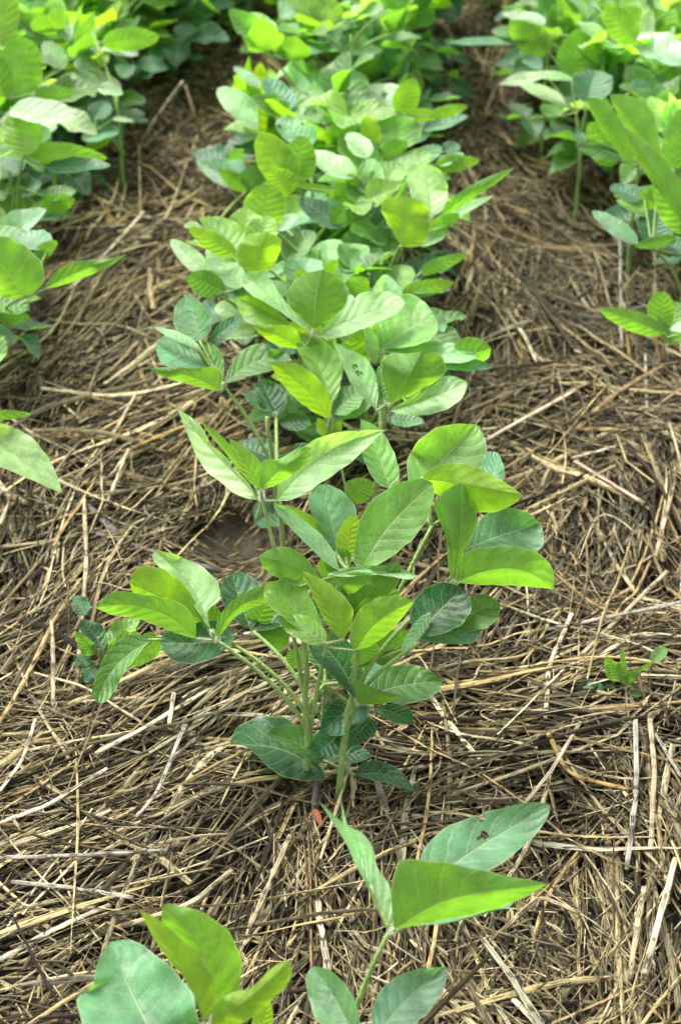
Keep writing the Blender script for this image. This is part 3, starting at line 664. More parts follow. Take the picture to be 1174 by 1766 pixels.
trifoliate(p, 540, 1112, .15, [
 ('bY', [(590, 1104), (572, 1050), (521, 984)], [(570, 1086), (550, 1052), (533, 1012), (520, 995)], [(550, 996), (572, 1009), (596, 1030), (610, 1050), (608, 1072), (600, 1093)], dict(s=-.2, q=-.3, o=.012)),
 ('uy', [(548, 1104), (505, 1048), (460, 1004)], [(520, 1090), (488, 1064), (462, 1044), (453, 1022)], [(490, 999), (522, 999), (535, 1030), (550, 1060), (558, 1092)], dict(s=.4, q=-.2)),
 ('by', [(612, 1122), (640, 1080), (675, 1053), (715, 1036)], [(600, 1105), (608, 1070), (624, 1045), (650, 1030), (680, 1026)], [(702, 1055), (682, 1080), (652, 1107), (630, 1118)], dict(s=-.35, o=.010)),
 (560, 1108, 480, 1068, 40, 'uy', dict(o=.006, s=.8))], zs=.13)
trifoliate(p, 452, 862, .225, [
 ('up', [(449, 863), (398, 810), (350, 760), (306, 704)], [(410, 857), (380, 831), (350, 809), (331, 769)], [(346, 730), (364, 768), (388, 784), (405, 808), (432, 836)], dict(s=.5, q=-.3, holes=((368, 768, 6), (404, 806, 5)))),
 ('bl', [(440, 840), (395, 780), (346, 726)], [(420, 822), (384, 775), (362, 750)], [(434, 815), (405, 775), (372, 742)], dict(o=-.004)),
 ('bl', [(450, 845), (425, 800), (395, 755)], [(425, 826), (406, 797)], [(455, 805), (440, 785), (416, 766)], dict(o=.010, s=-.3)),
 ('bl', [(450, 845), (480, 810), (538, 772)], [(446, 815), (452, 790), (482, 794), (516, 769)], [(533, 795), (508, 816), (478, 837)], dict(o=.014, s=-.3)),
 ('up', [(477, 864), (525, 808), (588, 765), (664, 741)], [(479, 833), (495, 801), (518, 775), (550, 753), (589, 744), (627, 742)], [(640, 764), (608, 796), (570, 822), (531, 848), (505, 863)], dict(s=.6))], zs=.06)
trifoliate(p, 600, 985, .185, [
 ('up', [(586, 986), (535, 925), (471, 867)], [(563, 972), (538, 948), (503, 913), (475, 882)], [(502, 878), (532, 903), (557, 924), (577, 953)], dict(s=.5, q=.4, o=.012)),
 ('ut', [(580, 953), (572, 900), (552, 835)], [(565, 937), (549, 915), (539, 890), (531, 865), (534, 848)], [(572, 836), (597, 852), (617, 880), (614, 905), (602, 922), (590, 942)], dict(s=.5, o=-.012)),
 ('ul', [(625, 978), (655, 925), (700, 875), (746, 833)], [(608, 976), (611, 940), (619, 895), (639, 864), (670, 840), (700, 828), (730, 824)], [(749, 855), (737, 895), (716, 926), (686, 952), (655, 974)], dict(s=.15, q=-.2, o=.006)),
 ('up', [(568, 992), (640, 978), (722, 993)], [(600, 979), (640, 973), (685, 978)], [(705, 1001), (672, 993), (630, 990), (600, 996)], dict(s=1.1, o=.018)),
 ('bl', [(588, 1012), (610, 1000), (645, 988)], [(568, 993), (604, 986)], [(602, 1028), (628, 1010)], dict(s=-.3, o=.014)),
 ('bg', [(606, 1058), (645, 1012), (689, 966)], [(597, 1030), (618, 1003), (650, 978)], [(692, 990), (682, 1016), (652, 1038), (625, 1054)], dict(s=-.3, o=-.002)),
 ('bl', [(557, 1003), (500, 970), (446, 960)], [(468, 944), (500, 942), (532, 964)], [(458, 986), (490, 1002), (522, 1006)], dict(s=-.3, o=-.01)),
 (565, 935, 486, 872, 34, 'bY', dict(o=-.018)),
 (596, 960, 612, 890, 44, 'bY', dict(o=-.014)), (575, 990, 590, 940, 40, 'bg', dict(o=-.02)),
 (520, 1010, 470, 960, 30, 'uy', dict(o=-.006)),
 (585, 1060, 640, 1010, 62, 'bg', dict(o=-.012)), (560, 1000, 600, 950, 52, 'bl', dict(o=-.022)), (610, 1060, 560, 1010, 56, 'ug', dict(o=-.014)), (640, 1010, 690, 1060, 50, 'bg', dict(o=-.012)),
 (540, 1080, 580, 1020, 50, 'ug', dict(o=-.01))], zs=.045)
trifoliate(p, 560, 1180, .09, [(600, 1180, 660, 1140, 56, 'ud', dict(o=-.012)), (560, 1170, 600, 1110, 60, 'uD', dict(o=-.012)), (620, 1170, 590, 1130, 50, 'bg', dict(o=-.008)), (555, 1250, 610, 1215, 56, 'uD', dict(o=-.016)), (560, 1150, 535, 1090, 44, 'ug', dict(o=-.010)), (590, 1260, 545, 1300, 50, 'ud', dict(o=-.02)), (640, 1240, 600, 1280, 44, 'ud', dict(o=-.02)), (520, 1150, 500, 1120, 34, 'bg', dict(o=-.012))], zs=.07)
trifoliate(p, 552, 1310, .035, [
 ('uD', [(560, 1335), (490, 1288), (396, 1283)], [(520, 1262), (502, 1240), (470, 1233), (435, 1238), (405, 1256)], [(425, 1285), (450, 1310), (470, 1330), (495, 1343), (528, 1347), (562, 1346)], dict(s=.9)),
 ('ug', [(557, 1320), (512, 1278), (460, 1266)], [(470, 1254), (500, 1249), (532, 1256), (557, 1287)], [(488, 1283), (520, 1304)], dict(s=.5, o=.012))], zs=.045)
finish_stem(p, .0027)
sd_ = stem_point(A1, .012)
o, _, _ = traced_leaflet(A1['root'], A1['W0'], (534, 1385, 505, 1386, 24, 'uD', dict(h=(.5, .5))), None, depth(at_z(532, 1385, .012)))
o.name = 'seed_leaf'
c = traced_leaflet(A1['root'], A1['W0'], (540, 1396, 553, 1418, 13, 'uD', dict(h=(.5, .5), f=.5)), None, depth(at_z(545, 1400, .012)) - .018)[0]
c.name = 'seed_leaf'; c.data.materials.clear(); c.data.materials.append(M_ORANGE); c['label'] = 'withered orange seed leaf'

# ---- front pair: right stem
p = A2 = new_plant(*at_z(584, 1392, 0)[:2], 'front soybean plant, right stem of the pair, with broad leaves spreading to the right', .15, (.016, .02), MID)
trifoliate(p, 612, 1202, .085, [
 ('ud', [(615, 1206), (588, 1145), (536, 1091)], [(590, 1184), (565, 1158), (540, 1136), (530, 1113)], [(556, 1086), (586, 1096), (611, 1115), (624, 1140), (626, 1170), (622, 1194)], dict(s=.5, q=.3, o=.024)),
 ('bg', [(618, 1214), (645, 1198), (692, 1200)], [(610, 1188), (606, 1166), (630, 1181), (657, 1191)], [(672, 1211), (645, 1215)], dict(s=-.4, o=.028)),
 ('ug', [(640, 1196), (700, 1180), (762, 1174)], [(644, 1165), (670, 1149), (700, 1144), (737, 1151)], [(757, 1196), (727, 1209), (690, 1213), (655, 1211)], dict(s=.9)),
 ('ud', [(642, 1220), (680, 1228), (713, 1249)], [(670, 1214), (700, 1214), (713, 1230)], [(695, 1251), (660, 1238)], dict(s=1.0, o=-.01)),
 ('ud', [(630, 1205), (590, 1230), (555, 1264)], [(595, 1193), (564, 1218), (551, 1245)], [(580, 1272), (617, 1257), (642, 1226)], dict(s=.9, o=-.02))], zs=.05)
trifoliate(p, 728, 1106, .13, [
 ('uD', [(718, 1095), (755, 1055), (798, 1013)], [(706, 1075), (707, 1050), (719, 1025), (745, 1006), (770, 1003)], [(812, 1032), (812, 1055), (797, 1078), (767, 1092), (740, 1098)], dict(s=.6, o=.012)),
 ('ug', [(758, 1088), (810, 1058), (861, 1040)], [(790, 1050), (815, 1024), (842, 1024)], [(863, 1060), (847, 1080), (820, 1088), (790, 1092)], dict(s=.7)),
 ('ut', [(722, 1098), (775, 1098), (828, 1094)], [(760, 1086), (800, 1082), (826, 1084)], [(817, 1111), (770, 1111), (740, 1109)], dict(s=1.0, o=.006)),
 (740, 1060, 690, 1120, 22, 'up', dict(s=.6, o=.01)),
 (644, 1140, 705, 1088, 56, 'bg', dict(s=-.4, o=-.01)), (640, 1130, 690, 1120, 40, 'bg', dict(o=-.014)),
 (610, 1150, 650, 1110, 34, 'bl', dict(s=-.4, o=-.004))], zs=.075)
trifoliate(p, 785, 1002, .155, [
 ('bl', [(779, 1003), (780, 930), (748, 858)], [(771, 975), (771, 935), (761, 905), (749, 882)], [(787, 950), (790, 910), (776, 884), (762, 868)], dict(s=-.1, q=.5, o=.010)),
 ('bg', [(782, 1000), (796, 915), (794, 833)], [(775, 960), (770, 915), (762, 885), (752, 866), (768, 843)], [(814, 845), (822, 870), (822, 905), (809, 936), (793, 962)], dict(s=-.2, q=.3, o=.002)),
 ('ut', [(802, 946), (865, 922), (932, 903)], [(815, 920), (825, 895), (850, 879), (880, 875), (907, 881)], [(939, 928), (931, 951), (900, 948), (850, 946)], dict(s=.7)),
 ('bl', [(786, 1004), (850, 978), (910, 982), (955, 1016)], [(789, 975), (799, 951), (825, 945), (870, 941), (907, 944), (937, 959), (954, 980)], [(925, 1013), (890, 1010), (850, 1009), (810, 1008)], dict(s=-.4, o=.014))], zs=.09)
trifoliate(p, 745, 906, .195, [
 ('ul', [(715, 852), (765, 790), (821, 732)], [(702, 830), (701, 790), (717, 764), (745, 739), (780, 730)], [(836, 752), (840, 785), (832, 816), (790, 842), (750, 853)], dict(s=.7, o=-.02)),
 ('bY', [(728, 826), (810, 835), (900, 854)], [(745, 804), (780, 798), (815, 801), (847, 819), (877, 835)], [(891, 866), (865, 881), (830, 886), (790, 876), (750, 852)], dict(s=-.4)),
 ('ut', [(830, 846), (852, 815), (858, 780)], [(827, 802), (838, 777)], [(870, 805), (868, 830)], dict(s=.8, o=-.02)),
 ('ul', [(672, 843), (652, 785), (622, 722)], [(650, 836), (631, 805), (619, 765)], [(646, 732), (667, 755), (682, 785), (692, 826)], dict(s=.6, q=.3, o=-.03))], zs=.05)
trifoliate(p, 600, 1328, .032, [
 ('uD', [(612, 1336), (665, 1332), (717, 1366)], [(620, 1316), (645, 1310), (672, 1316), (697, 1335)], [(697, 1360), (670, 1351), (640, 1346)], dict(s=.9)),
 ('uD', [(560, 1312), (600, 1296), (641, 1306)], [(573, 1285), (610, 1281), (637, 1295)], [(615, 1317), (580, 1316)], dict(s=1.0, o=-.02))], zs=.034)
finish_stem(p, .0028)

# ---- second group
p = new_plant(-.047, 1.235, 'soybean plant with insect-bitten dark leaves on a stalk leaning left, behind the front pair', .15, (-.012, 0), MID)
trifoliate(p, 385, 664, .165, [
 ('bg', [(380, 674), (330, 647), (257, 635)], [(385, 640), (370, 631), (340, 636), (300, 632)], [(280, 651), (315, 659), (350, 670)], dict(s=-.45, o=.012)),
 ('ut', [(358, 636), (315, 612), (269, 600)], [(330, 637), (300, 637), (275, 626)], [(272, 586), (292, 574), (316, 576), (336, 600)], dict(s=.9, holes=((340, 606, 7), (333, 592, 5)))),
 ('ug', [(381, 664), (366, 628), (343, 589)], [(355, 638), (342, 610)], [(363, 588), (384, 608), (388, 638)], dict(s=.5, o=.004)),
 (342, 600, 264, 562, 16, 'up', dict(s=1.0)),
 ('ut', [(346, 591), (336, 550), (328, 506)], [(325, 583), (301, 567), (298, 545), (305, 519)], [(364, 573), (366, 550), (351, 525)], dict(s=.6, o=-.01, holes=((322, 540, 3), (333, 543, 2.5)))),
 ('ud', [(359, 594), (385, 570), (418, 545)], [(366, 572), (385, 551), (405, 544)], [(412, 567), (386, 589), (370, 596)], dict(s=.8, o=-.012)),
 ('ug', [(386, 661), (435, 622), (500, 612)], [(394, 635), (410, 609), (435, 594), (455, 591), (466, 604), (493, 600)], [(497, 626), (465, 641), (425, 649), (400, 659)], dict(s=.8, o=.004))], zs=.10)
trifoliate(p, 476, 712, .10, [
 ('uD', [(480, 718), (466, 690), (450, 654)], [(455, 702), (439, 681), (438, 664)], [(472, 656), (494, 680), (495, 702)], dict(s=.6)),
 ('uD', [(473, 713), (445, 690), (417, 676)], [(440, 703), (425, 690)], [(435, 671), (454, 681), (465, 698)], dict(s=.7, o=.008)),
 ('uD', [(479, 728), (508, 722), (536, 722)], [(495, 711), (521, 710)], [(526, 743), (495, 742)], dict(s=.9))], zs=.06)
trifoliate(p, 470, 790, .06, [(474, 792, 410, 764, 44, 'uD', dict(s=1.)), (440, 900, 500, 880, 50, 'uD', dict(s=1.)), (500, 780, 560, 800, 40, 'uD', dict(s=1.))], zs=.04)
finish_stem(p)
p = new_plant(-.012, 1.33, 'soybean plant in the middle with a round backlit green leaflet and long pale folded ones', .15, (0, 0), MID)
trifoliate(p, 541, 574, .175, [
 ('up', [(538, 576), (480, 528), (421, 469)], [(510, 557), (480, 535), (450, 518), (424, 503), (416, 485)], [(446, 466), (467, 480), (484, 512), (502, 530), (524, 552)], dict(s=.5, q=-.3, o=.006)),
 ('bg', [(541, 567), (543, 515), (555, 465)], [(522, 549), (499, 531), (492, 510), (504, 486), (525, 471)], [(577, 474), (597, 490), (603, 512), (592, 533), (570, 552)], dict(s=-.25, o=.004)),
 ('up', [(545, 581), (620, 543), (699, 520)], [(560, 560), (598, 526), (620, 504), (650, 501), (682, 505)], [(692, 536), (660, 552), (615, 572), (575, 586)], dict(s=.8, o=.006)),
 ('uy', [(526, 578), (470, 540), (407, 513)], [(435, 509), (462, 519), (492, 550)], [(414, 546), (435, 562), (480, 569)], dict(s=.6, o=-.012)),
 ('bY', [(523, 604), (480, 578), (435, 560)], [(475, 560), (512, 562)], [(449, 578), (477, 596)], dict(s=-.5, o=-.006)),
 (562, 586, 500, 560, 34, 'bY', dict(o=-.014))], zs=.11)
trifoliate(p, 570, 714, .13, [
 ('ul', [(573, 692), (552, 635), (521, 573)], [(550, 653), (524, 627), (511, 600), (511, 582)], [(551, 584), (577, 601), (591, 630), (588, 662), (580, 688)], dict(s=.6, q=.2)),
 ('bY', [(567, 722), (525, 665), (466, 624)], [(545, 714), (514, 692), (489, 666), (474, 645)], [(495, 624), (521, 631), (547, 650), (567, 675), (573, 702)], dict(s=-.4, o=.014)),
 (572, 712, 622, 668, 52, 'ug', dict(s=.8)), (574, 716, 640, 690, 44, 'ug', dict(s=.8, o=-.01)),
 (560, 752, 548, 722, 18, 'by', {}), (575, 752, 585, 728, 18, 'by', {}), (600, 860, 640, 830, 44, 'bg', dict(s=-.4))], zs=.09)
finish_stem(p)
p = new_plant(.028, 1.26, 'soybean plant right of centre with a heart-shaped dark green leaflet over a wide pale one', .13, (.006, 0), MID)
trifoliate(p, 666, 696, .15, [
 ('bg', [(675, 697), (700, 655), (728, 606)], [(661, 665), (655, 635), (661, 614), (680, 608), (702, 611)], [(755, 608), (770, 625), (767, 646), (747, 661), (710, 677)], dict(s=-.3, o=.012)),
 ('up', [(668, 709), (740, 688), (806, 659)], [(700, 690), (748, 665), (765, 647), (785, 649)], [(802, 680), (782, 701), (750, 714), (710, 718)], dict(s=1.0)),
 ('up', [(649, 708), (620, 650), (573, 587)], [(609, 669), (599, 650), (587, 622)], [(596, 601), (622, 610), (642, 630), (651, 660), (652, 690)], dict(s=.5, q=.3, o=.006, holes=((612, 632, 6), (618, 645, 5)))),
 (662, 690, 655, 630, 24, 'ug', dict(s=.4, o=-.01)), (660, 700, 672, 640, 30, 'up', dict(s=.4, o=-.012)),
 (672, 725, 730, 728, 26, 'ut', dict(s=1., o=-.03))], zs=.08)
trifoliate(p, 658, 608, .155, [
 ('ul', [(655, 602), (705, 565), (751, 545)], [(649, 570), (651, 540), (678, 515), (700, 504), (728, 515)], [(757, 571), (737, 590), (700, 600)], dict(s=.8)),
 ('up', [(662, 606), (745, 605), (826, 614)], [(700, 594), (750, 587), (792, 594)], [(802, 627), (750, 625), (700, 616)], dict(s=1.1, o=.006)),
 (648, 628, 632, 560, 28, 'up', dict(s=.4, q=.5)),
 ('bg', [(775, 634), (812, 612), (846, 600)], [(782, 590), (805, 580), (832, 584)], [(844, 619), (815, 630)], dict(s=-.5, o=-.006)), (760, 632, 846, 636, 24, 'ut', dict(s=1.1, o=-.002)),
 (750, 560, 770, 560, 34, 'ut', dict(s=.8, o=-.02)), (640, 600, 560, 620, 40, 'by', dict(o=-.03)), (690, 600, 600, 590, 50, 'by', dict(o=-.035))], zs=.09)
finish_stem(p)
# ---- third group
p = new_plant(-.075, 1.50, 'soybean plant with cupped yellow-green leaflets above the insect-bitten leaves', .14, (-.01, 0), MID)
trifoliate(p, 428, 470, .16, [
 ('bY', [(446, 470), (447, 430), (460, 400)], [(422, 466), (405, 448), (412, 422), (428, 403)], [(470, 465), (481, 440), (488, 410)], dict(s=-.25, o=.012)),
 ('uy', [(412, 436), (385, 402), (343, 374)], [(378, 414), (350, 392)], [(428, 403), (412, 385), (380, 372)], dict(s=.7)), (440, 430, 466, 370, 54, 'uy', dict(s=.4, o=-.004)),
 (405, 440, 330, 398, 32, 'by', dict(o=.004)), (345, 390, 318, 392, 16, 'up', dict(s=.8))], zs=.08)
trifoliate(p, 372, 508, .15, [
 (358, 472, 288, 406, 34, 'up', dict(s=.6, q=-.3, h=(.5, .7), f=.25)), (385, 504, 326, 478, 42, 'bd', dict(s=-.5, h=(.5, .5), o=.004)),
 (416, 496, 356, 420, 44, 'up', dict(s=.6, o=.0))], zs=.07)
finish_stem(p)
p = new_plant(-.02, 1.56, 'soybean plant behind the round backlit leaflet, showing small round pale leaves', .14, (0, 0), MID)
trifoliate(p, 470, 395, .155, [
 (448, 398, 462, 324, 72, 'by', dict(s=-.3, h=(.5, .45))), (480, 398, 505, 362, 26, 'up', dict(s=.9)), (492, 450, 540, 394, 42, 'ug', dict(s=.7, h=(.5, .5))), (440, 478, 490, 460, 30, 'up', dict(s=.9))], zs=.1)
trifoliate(p, 520, 484, .15, [
 (516, 490, 530, 440, 64, 'ut', dict(s=.8, h=(.5, .5))), (496, 505, 420, 492, 34, 'up', dict(s=.9)), (560, 470, 582, 452, 22, 'bY', {}), (600, 512, 630, 480, 40, 'by', {}), (610, 520, 655, 500, 26, 'ug', {})], zs=.1)
finish_stem(p)
p = new_plant(.03, 1.56, 'middle row soybean plant holding up one bright rounded yellow-green leaflet on the right', .13, (.01, 0), MID)
trifoliate(p, 690, 424, .155, [
 ('bY', [(692, 425), (700, 385), (698, 337)], [(672, 393), (656, 363), (658, 343)], [(718, 427), (737, 414), (743, 385), (738, 350)], dict(s=-.2, o=.012)),
 ('up', [(742, 374), (740, 325), (728, 280)], [(712, 350), (701, 310), (702, 286)], [(758, 368), (772, 345), (773, 318), (758, 289)], dict(s=.6, o=-.01)), ('bg', [(752, 380), (815, 328), (889, 288)], [(778, 340), (820, 314), (860, 297)], [(785, 364), (818, 342), (862, 311)], dict(s=-.5, o=-.002)),
 ('up', [(742, 398), (790, 364), (852, 337)], [(755, 370), (790, 351), (825, 341)], [(762, 394), (792, 374), (832, 352)], dict(s=.9, o=.004)), (740, 398, 790, 372, 24, 'by', dict(o=.0)),
 (725, 424, 770, 400, 22, 'up', dict(s=.9, o=-.01))], zs=.07)
trifoliate(p, 682, 508, .13, [
 (680, 506, 692, 452, 58, 'ul', dict(s=.8, h=(.5, .5))), (692, 508, 778, 492, 28, 'by', dict(o=.006, a=.08)), (725, 470, 803, 441, 22, 'bg', dict(o=-.01)),
 (660, 500, 638, 456, 20, 'up', dict(q=.4)), (700, 500, 765, 505, 18, 'ut', dict(s=1.))], zs=.07)
finish_stem(p)
# ---- fourth group
p = new_plant(-.02, 1.70, 'soybean plant with tall bright yellow-green leaves under a torn pale leaflet', .15, (-.01, 0), MID)
trifoliate(p, 505, 322, .165, [
 (506, 325, 446, 236, 62, 'bY', dict(s=-.2, h=(.5, .5), o=.006)), (500, 336, 470, 296, 54, 'bY', dict(s=-.3, o=.01)), (506, 312, 524, 240, 62, 'bg', dict(s=-.3)),
 (538, 250, 480, 196, 48, 'ut', dict(s=.6, v=.2, holes=((.8, .5, .12), (.5, -.7, .12)))), (580, 330, 505, 318, 14, 'by', {})], zs=.1)
trifoliate(p, 600, 378, .14, [
 (592, 392, 516, 332, 44, 'ud', dict(s=.7, o=.004)), (596, 360, 575, 386, 40, 'bd', dict(s=-.5, o=.01)), (640, 372, 612, 350, 40, 'ud', {}), (650, 392, 690, 350, 50, 'uD', dict(o=-.01))], zs=.09)
finish_stem(p)
p = new_plant(.01, 1.74, 'soybean plant with pale whitish folded leaflets pointing up left in the middle row', .15, (0, 0), MID)
trifoliate(p, 618, 302, .165, [
 (612, 306, 524, 258, 42, 'uw', dict(s=.7, h=(.5, .6))), (632, 272, 602, 226, 38, 'uw', dict(s=.5)), (642, 336, 634, 268, 48, 'up', dict(s=.5)),
 (650, 330, 690, 275, 52, 'ul', dict(s=.6, o=-.005)), (600, 300, 645, 345, 30, 'by', {}), (620, 350, 580, 320, 34, 'by', dict(o=-.01))], zs=.1)
finish_stem(p)
p = new_plant(.045, 1.78, 'soybean plant with one broad upright rounded leaflet on the right of the middle row', .15, (0, 0), MID)
trifoliate(p, 672, 262, .16, [
 ('ul', [(680, 262), (690, 230), (680, 198)], [(655, 255), (644, 232), (648, 207)], [(705, 255), (726, 240), (727, 215), (708, 200)], dict(s=.35)), (645, 250, 632, 205, 34, 'bY', {}), (660, 272, 700, 245, 34, 'bg', dict(o=.006)),
 (720, 280, 760, 245, 34, 'ut', dict(s=.9)), (750, 288, 826, 275, 26, 'by', {}), (755, 285, 800, 262, 22, 'up', {}), (768, 262, 790, 246, 26, 'uD', {})], zs=.1)
finish_stem(p)
p = new_plant(-.15, 1.78, 'small low soybean plant set off to the left of the middle row, its leaves cupped', .06, (.01, 0), MID)
trifoliate(p, 428, 328, .075, [
 (424, 322, 334, 262, 40, 'ut', dict(s=.5, q=-.5, f=.3, h=(.5, .8))), (426, 326, 380, 296, 26, 'bg', dict(o=.008)), (426, 326, 456, 286, 44, 'bg', dict(s=-.3, o=.01)), (412, 300, 388, 276, 36, 'ut', dict(s=.9, o=-.004))], zs=.04)
finish_stem(p, .0018)
p = new_plant(-.06, 1.90, 'soybean plant with a long pale leaflet leaning left, far up the middle row', .14, (-.01, 0), MID)
trifoliate(p, 460, 212, .15, [
 (452, 222, 376, 136, 46, 'up', dict(s=.6, h=(.6, .6))), (500, 190, 455, 128, 44, 'ut', dict(s=.6)), (448, 150, 402, 108, 20, 'up', dict(s=.6)),
 (520, 200, 475, 170, 36, 'up', dict(s=.9)), (450, 215, 500, 185, 34, 'bg', {}), (530, 205, 565, 190, 42, 'ug', dict(s=.9))], zs=.08)
finish_stem(p)
p = new_plant(.05, 1.92, 'soybean plant carrying a pale leaflet with a round bite hole, far up the middle row', .15, (.01, 0), MID)
trifoliate(p, 668, 196, .16, [
 (665, 198, 662, 138, 66, 'up', dict(s=.5, h=(.55, .45), holes=((.62, .0, .09),))), (690, 195, 712, 140, 44, 'bY', dict(s=-.3)), (700, 200, 760, 196, 22, 'by', {}),
 (730, 225, 806, 200, 30, 'ut', dict(s=.9)), (740, 200, 804, 188, 20, 'by', {}), (700, 240, 745, 215, 44, 'ud', {})], zs=.09)
finish_stem(p)

# ------------------------------------------------------------------ left row, traced leaves
p = new_plant(-.335, 1.50, 'left row plant with a large round green leaflet and a long one pointing right', .14, (0, 0), LFT)
trifoliate(p, 45, 510, .15, [
 ('bl', [(44, 513), (15, 470), (-28, 412)], [(76, 492), (79, 464), (60, 436), (30, 415), (0, 405)], [(5, 516), (-30, 500), (-42, 460)], dict(s=-.3)), ('bg', [(76, 499), (135, 468), (219, 438)], [(92, 470), (125, 452), (160, 447), (192, 447)], [(110, 492), (145, 479), (188, 461)], dict(s=-.4, o=.004)),
 (84, 428, 22, 398, 42, 'ut', dict(s=1., o=-.02)), (60, 446, 100, 418, 24, 'bg', dict(o=-.02))], zs=.07)
trifoliate(p, -12, 520, .12, [(-15, 516, 50, 534, 50, 'ug', dict(s=.9, o=.01)), (-10, 545, 52, 548, 24, 'bl', {}), (-60, 500, -10, 480, 60, 'ug', {})], zs=.07)
finish_stem(p)
p = new_plant(-.345, 1.33, 'left row plant mostly outside the frame, only one green leaflet tip showing at the edge', .13, (0, 0), LFT)
trifoliate(p, -30, 600, .14, [(-42, 604, 13, 612, 66, 'ul', dict(s=.5, h=(.5, .5))), (-60, 600, -90, 540, 60, 'bg', {}), (-50, 620, -110, 640, 60, 'ug', {})], zs=.07)
finish_stem(p)
p = new_plant(-.36, 1.12, 'left row plant at the edge with one large pale drooping leaflet reaching into the picture', .13, (0, 0), LFT)
trifoliate(p, -60, 722, .15, [('up', [(-80, 712), (20, 776), (108, 850)], [(-40, 716), (5, 731), (45, 745), (76, 775), (98, 815)], [(-50, 772), (0, 805), (45, 823), (88, 843)], dict(s=.6, q=.3)), (-60, 720, 54, 715, 18, 'bg', dict(o=.0)), (-70, 730, -150, 650, 70, 'bg', {})], zs=.07)
finish_stem(p)
p = new_plant(-.34, 1.72, 'left row plant with dark blue-green lower leaves and pale pointed upper ones', .15, (0, 0), LFT)
trifoliate(p, 40, 270, .165, [
 (20, 188, 134, 213, 52, 'uw', dict(s=.9, h=(.5, .6))), (48, 268, 30, 184, 66, 'uy', dict(s=.3, h=(.5, .5), o=.012)), (48, 264, 180, 268, 34, 'bl', dict(s=-.5, h=(.5, .7), o=.012, a=.08)),
 (80, 288, 192, 292, 32, 'ud', dict(s=1., o=.002)), (60, 245, 78, 215, 36, 'uw', dict(s=.5, o=.004))], zs=.09)
trifoliate(p, 30, 320, .12, [(35, 300, -30, 270, 66, 'ud', dict(s=.8)), (20, 330, 68, 312, 38, 'ud', {}), (80, 340, 128, 325, 30, 'ug', {}), (70, 360, 130, 345, 32, 'by', {}), (50, 375, 110, 372, 20, 'ut', {}), (-10, 365, 55, 350, 36, 'bd', {}), (-20, 400, 30, 385, 44, 'by', {})], zs=.07)
finish_stem(p)
p = new_plant(-.33, 1.93, 'left row plant with one big upright backlit green leaflet at the frame edge', .16, (0, 0), LFT)
trifoliate(p, 15, 170, .18, [
 (12, 168, 58, 78, 82, 'bl', dict(s=-.2, h=(.5, .45))), (0, 80, 22, -20, 46, 'bl', dict(s=-.2)), (8, 165, -30, 90, 60, 'bg', {}), (70, 175, 170, 150, 50, 'ug', dict(s=.9)), (170, 150, 212, 162, 26, 'up', {}),
 (110, 118, 72, 62, 34, 'ug', dict(s=.6)), (60, 160, 125, 158, 22, 'bg', dict(o=.01))], zs=.1)
finish_stem(p)
p = new_plant(-.26, 2.00, 'left row plant with small round blue-green leaves low beside the bare alley', .12, (0, 0), LFT)
trifoliate(p, 165, 225, .09, [
 (142, 240, 204, 222, 38, 'ut', dict(s=.9, h=(.5, .5))), (150, 252, 192, 242, 20, 'by', {}), (165, 205, 180, 170, 40, 'ud', dict(s=.6)), (195, 205, 230, 208, 10, 'uw', {}), (130, 215, 110, 190, 36, 'ug', {})], zs=.05)
trifoliate(p, 165, 70, .15, [
 (178, 74, 275, 70, 36, 'bl', dict(s=-.5, a=.08, o=.01)), (165, 72, 94, 50, 40, 'up', {}), (162, 76, 118, 92, 34, 'up', {}), (178, 80, 238, 95, 26, 'uw', {}), (160, 75, 150, 105, 40, 'ug', {}), (220, 110, 215, 140, 34, 'ut', {})], zs=.09)
finish_stem(p)

# ------------------------------------------------------------------ right row, traced leaves
p = new_plant(.365, 1.50, 'right row plant low at the edge with a pointed leaflet and two rounded bright ones', .10, (0, 0), RGH)
trifoliate(p, 1150, 582, .10, [
 (1143, 574, 1030, 537, 34, 'bl', dict(s=-.4, h=(.5, .7), f=.3, o=.004)), (1136, 574, 1142, 506, 48, 'by', dict(s=-.2, h=(.5, .45), o=-.004)), (1152, 594, 1172, 518, 60, 'ul', dict(s=.4, h=(.5, .45))),
 (1220, 560, 1156, 568, 26, 'uw', dict(o=.01))], zs=.05)
finish_stem(p)
p = new_plant(.345, 1.62, 'right row plant with a dark round leaflet and a pale narrow one, arching stalk', .13, (0, 0), RGH)
trifoliate(p, 1124, 428, .12, [
 (1097, 420, 1029, 356, 30, 'ut', dict(s=.6, q=-.3, h=(.5, .6))), (1130, 418, 1132, 358, 64, 'ud', dict(s=.5, h=(.5, .45), o=-.004)), (1165, 412, 1095, 424, 20, 'bd', dict(s=-.5, o=.01)),
 (1110, 345, 1057, 316, 34, 'ud', dict(o=-.02)), (1115, 372, 1066, 342, 24, 'ul', dict(o=-.014)), (1130, 350, 1100, 340, 36, 'by', dict(o=-.02)), (1180, 440, 1145, 405, 40, 'ud', dict(o=-.02))], zs=.05)
trifoliate(p, 1172, 390, .155, [
 ('bl', [(1190, 400), (1130, 300), (1077, 221)], [(1195, 345), (1150, 280), (1118, 248), (1096, 231)], [(1150, 352), (1108, 294), (1084, 252)], dict(s=-.2, q=-.3, o=.014)), (1185, 400, 1126, 322, 48, 'bl', dict(s=-.3)), (1160, 290, 1172, 190, 50, 'bl', dict(s=-.2, o=-.01))], zs=.08)
finish_stem(p)
p = new_plant(.315, 1.78, 'right row plant with broad bright yellow-green leaflets whose margins are ragged and pale', .15, (0, 0), RGH)
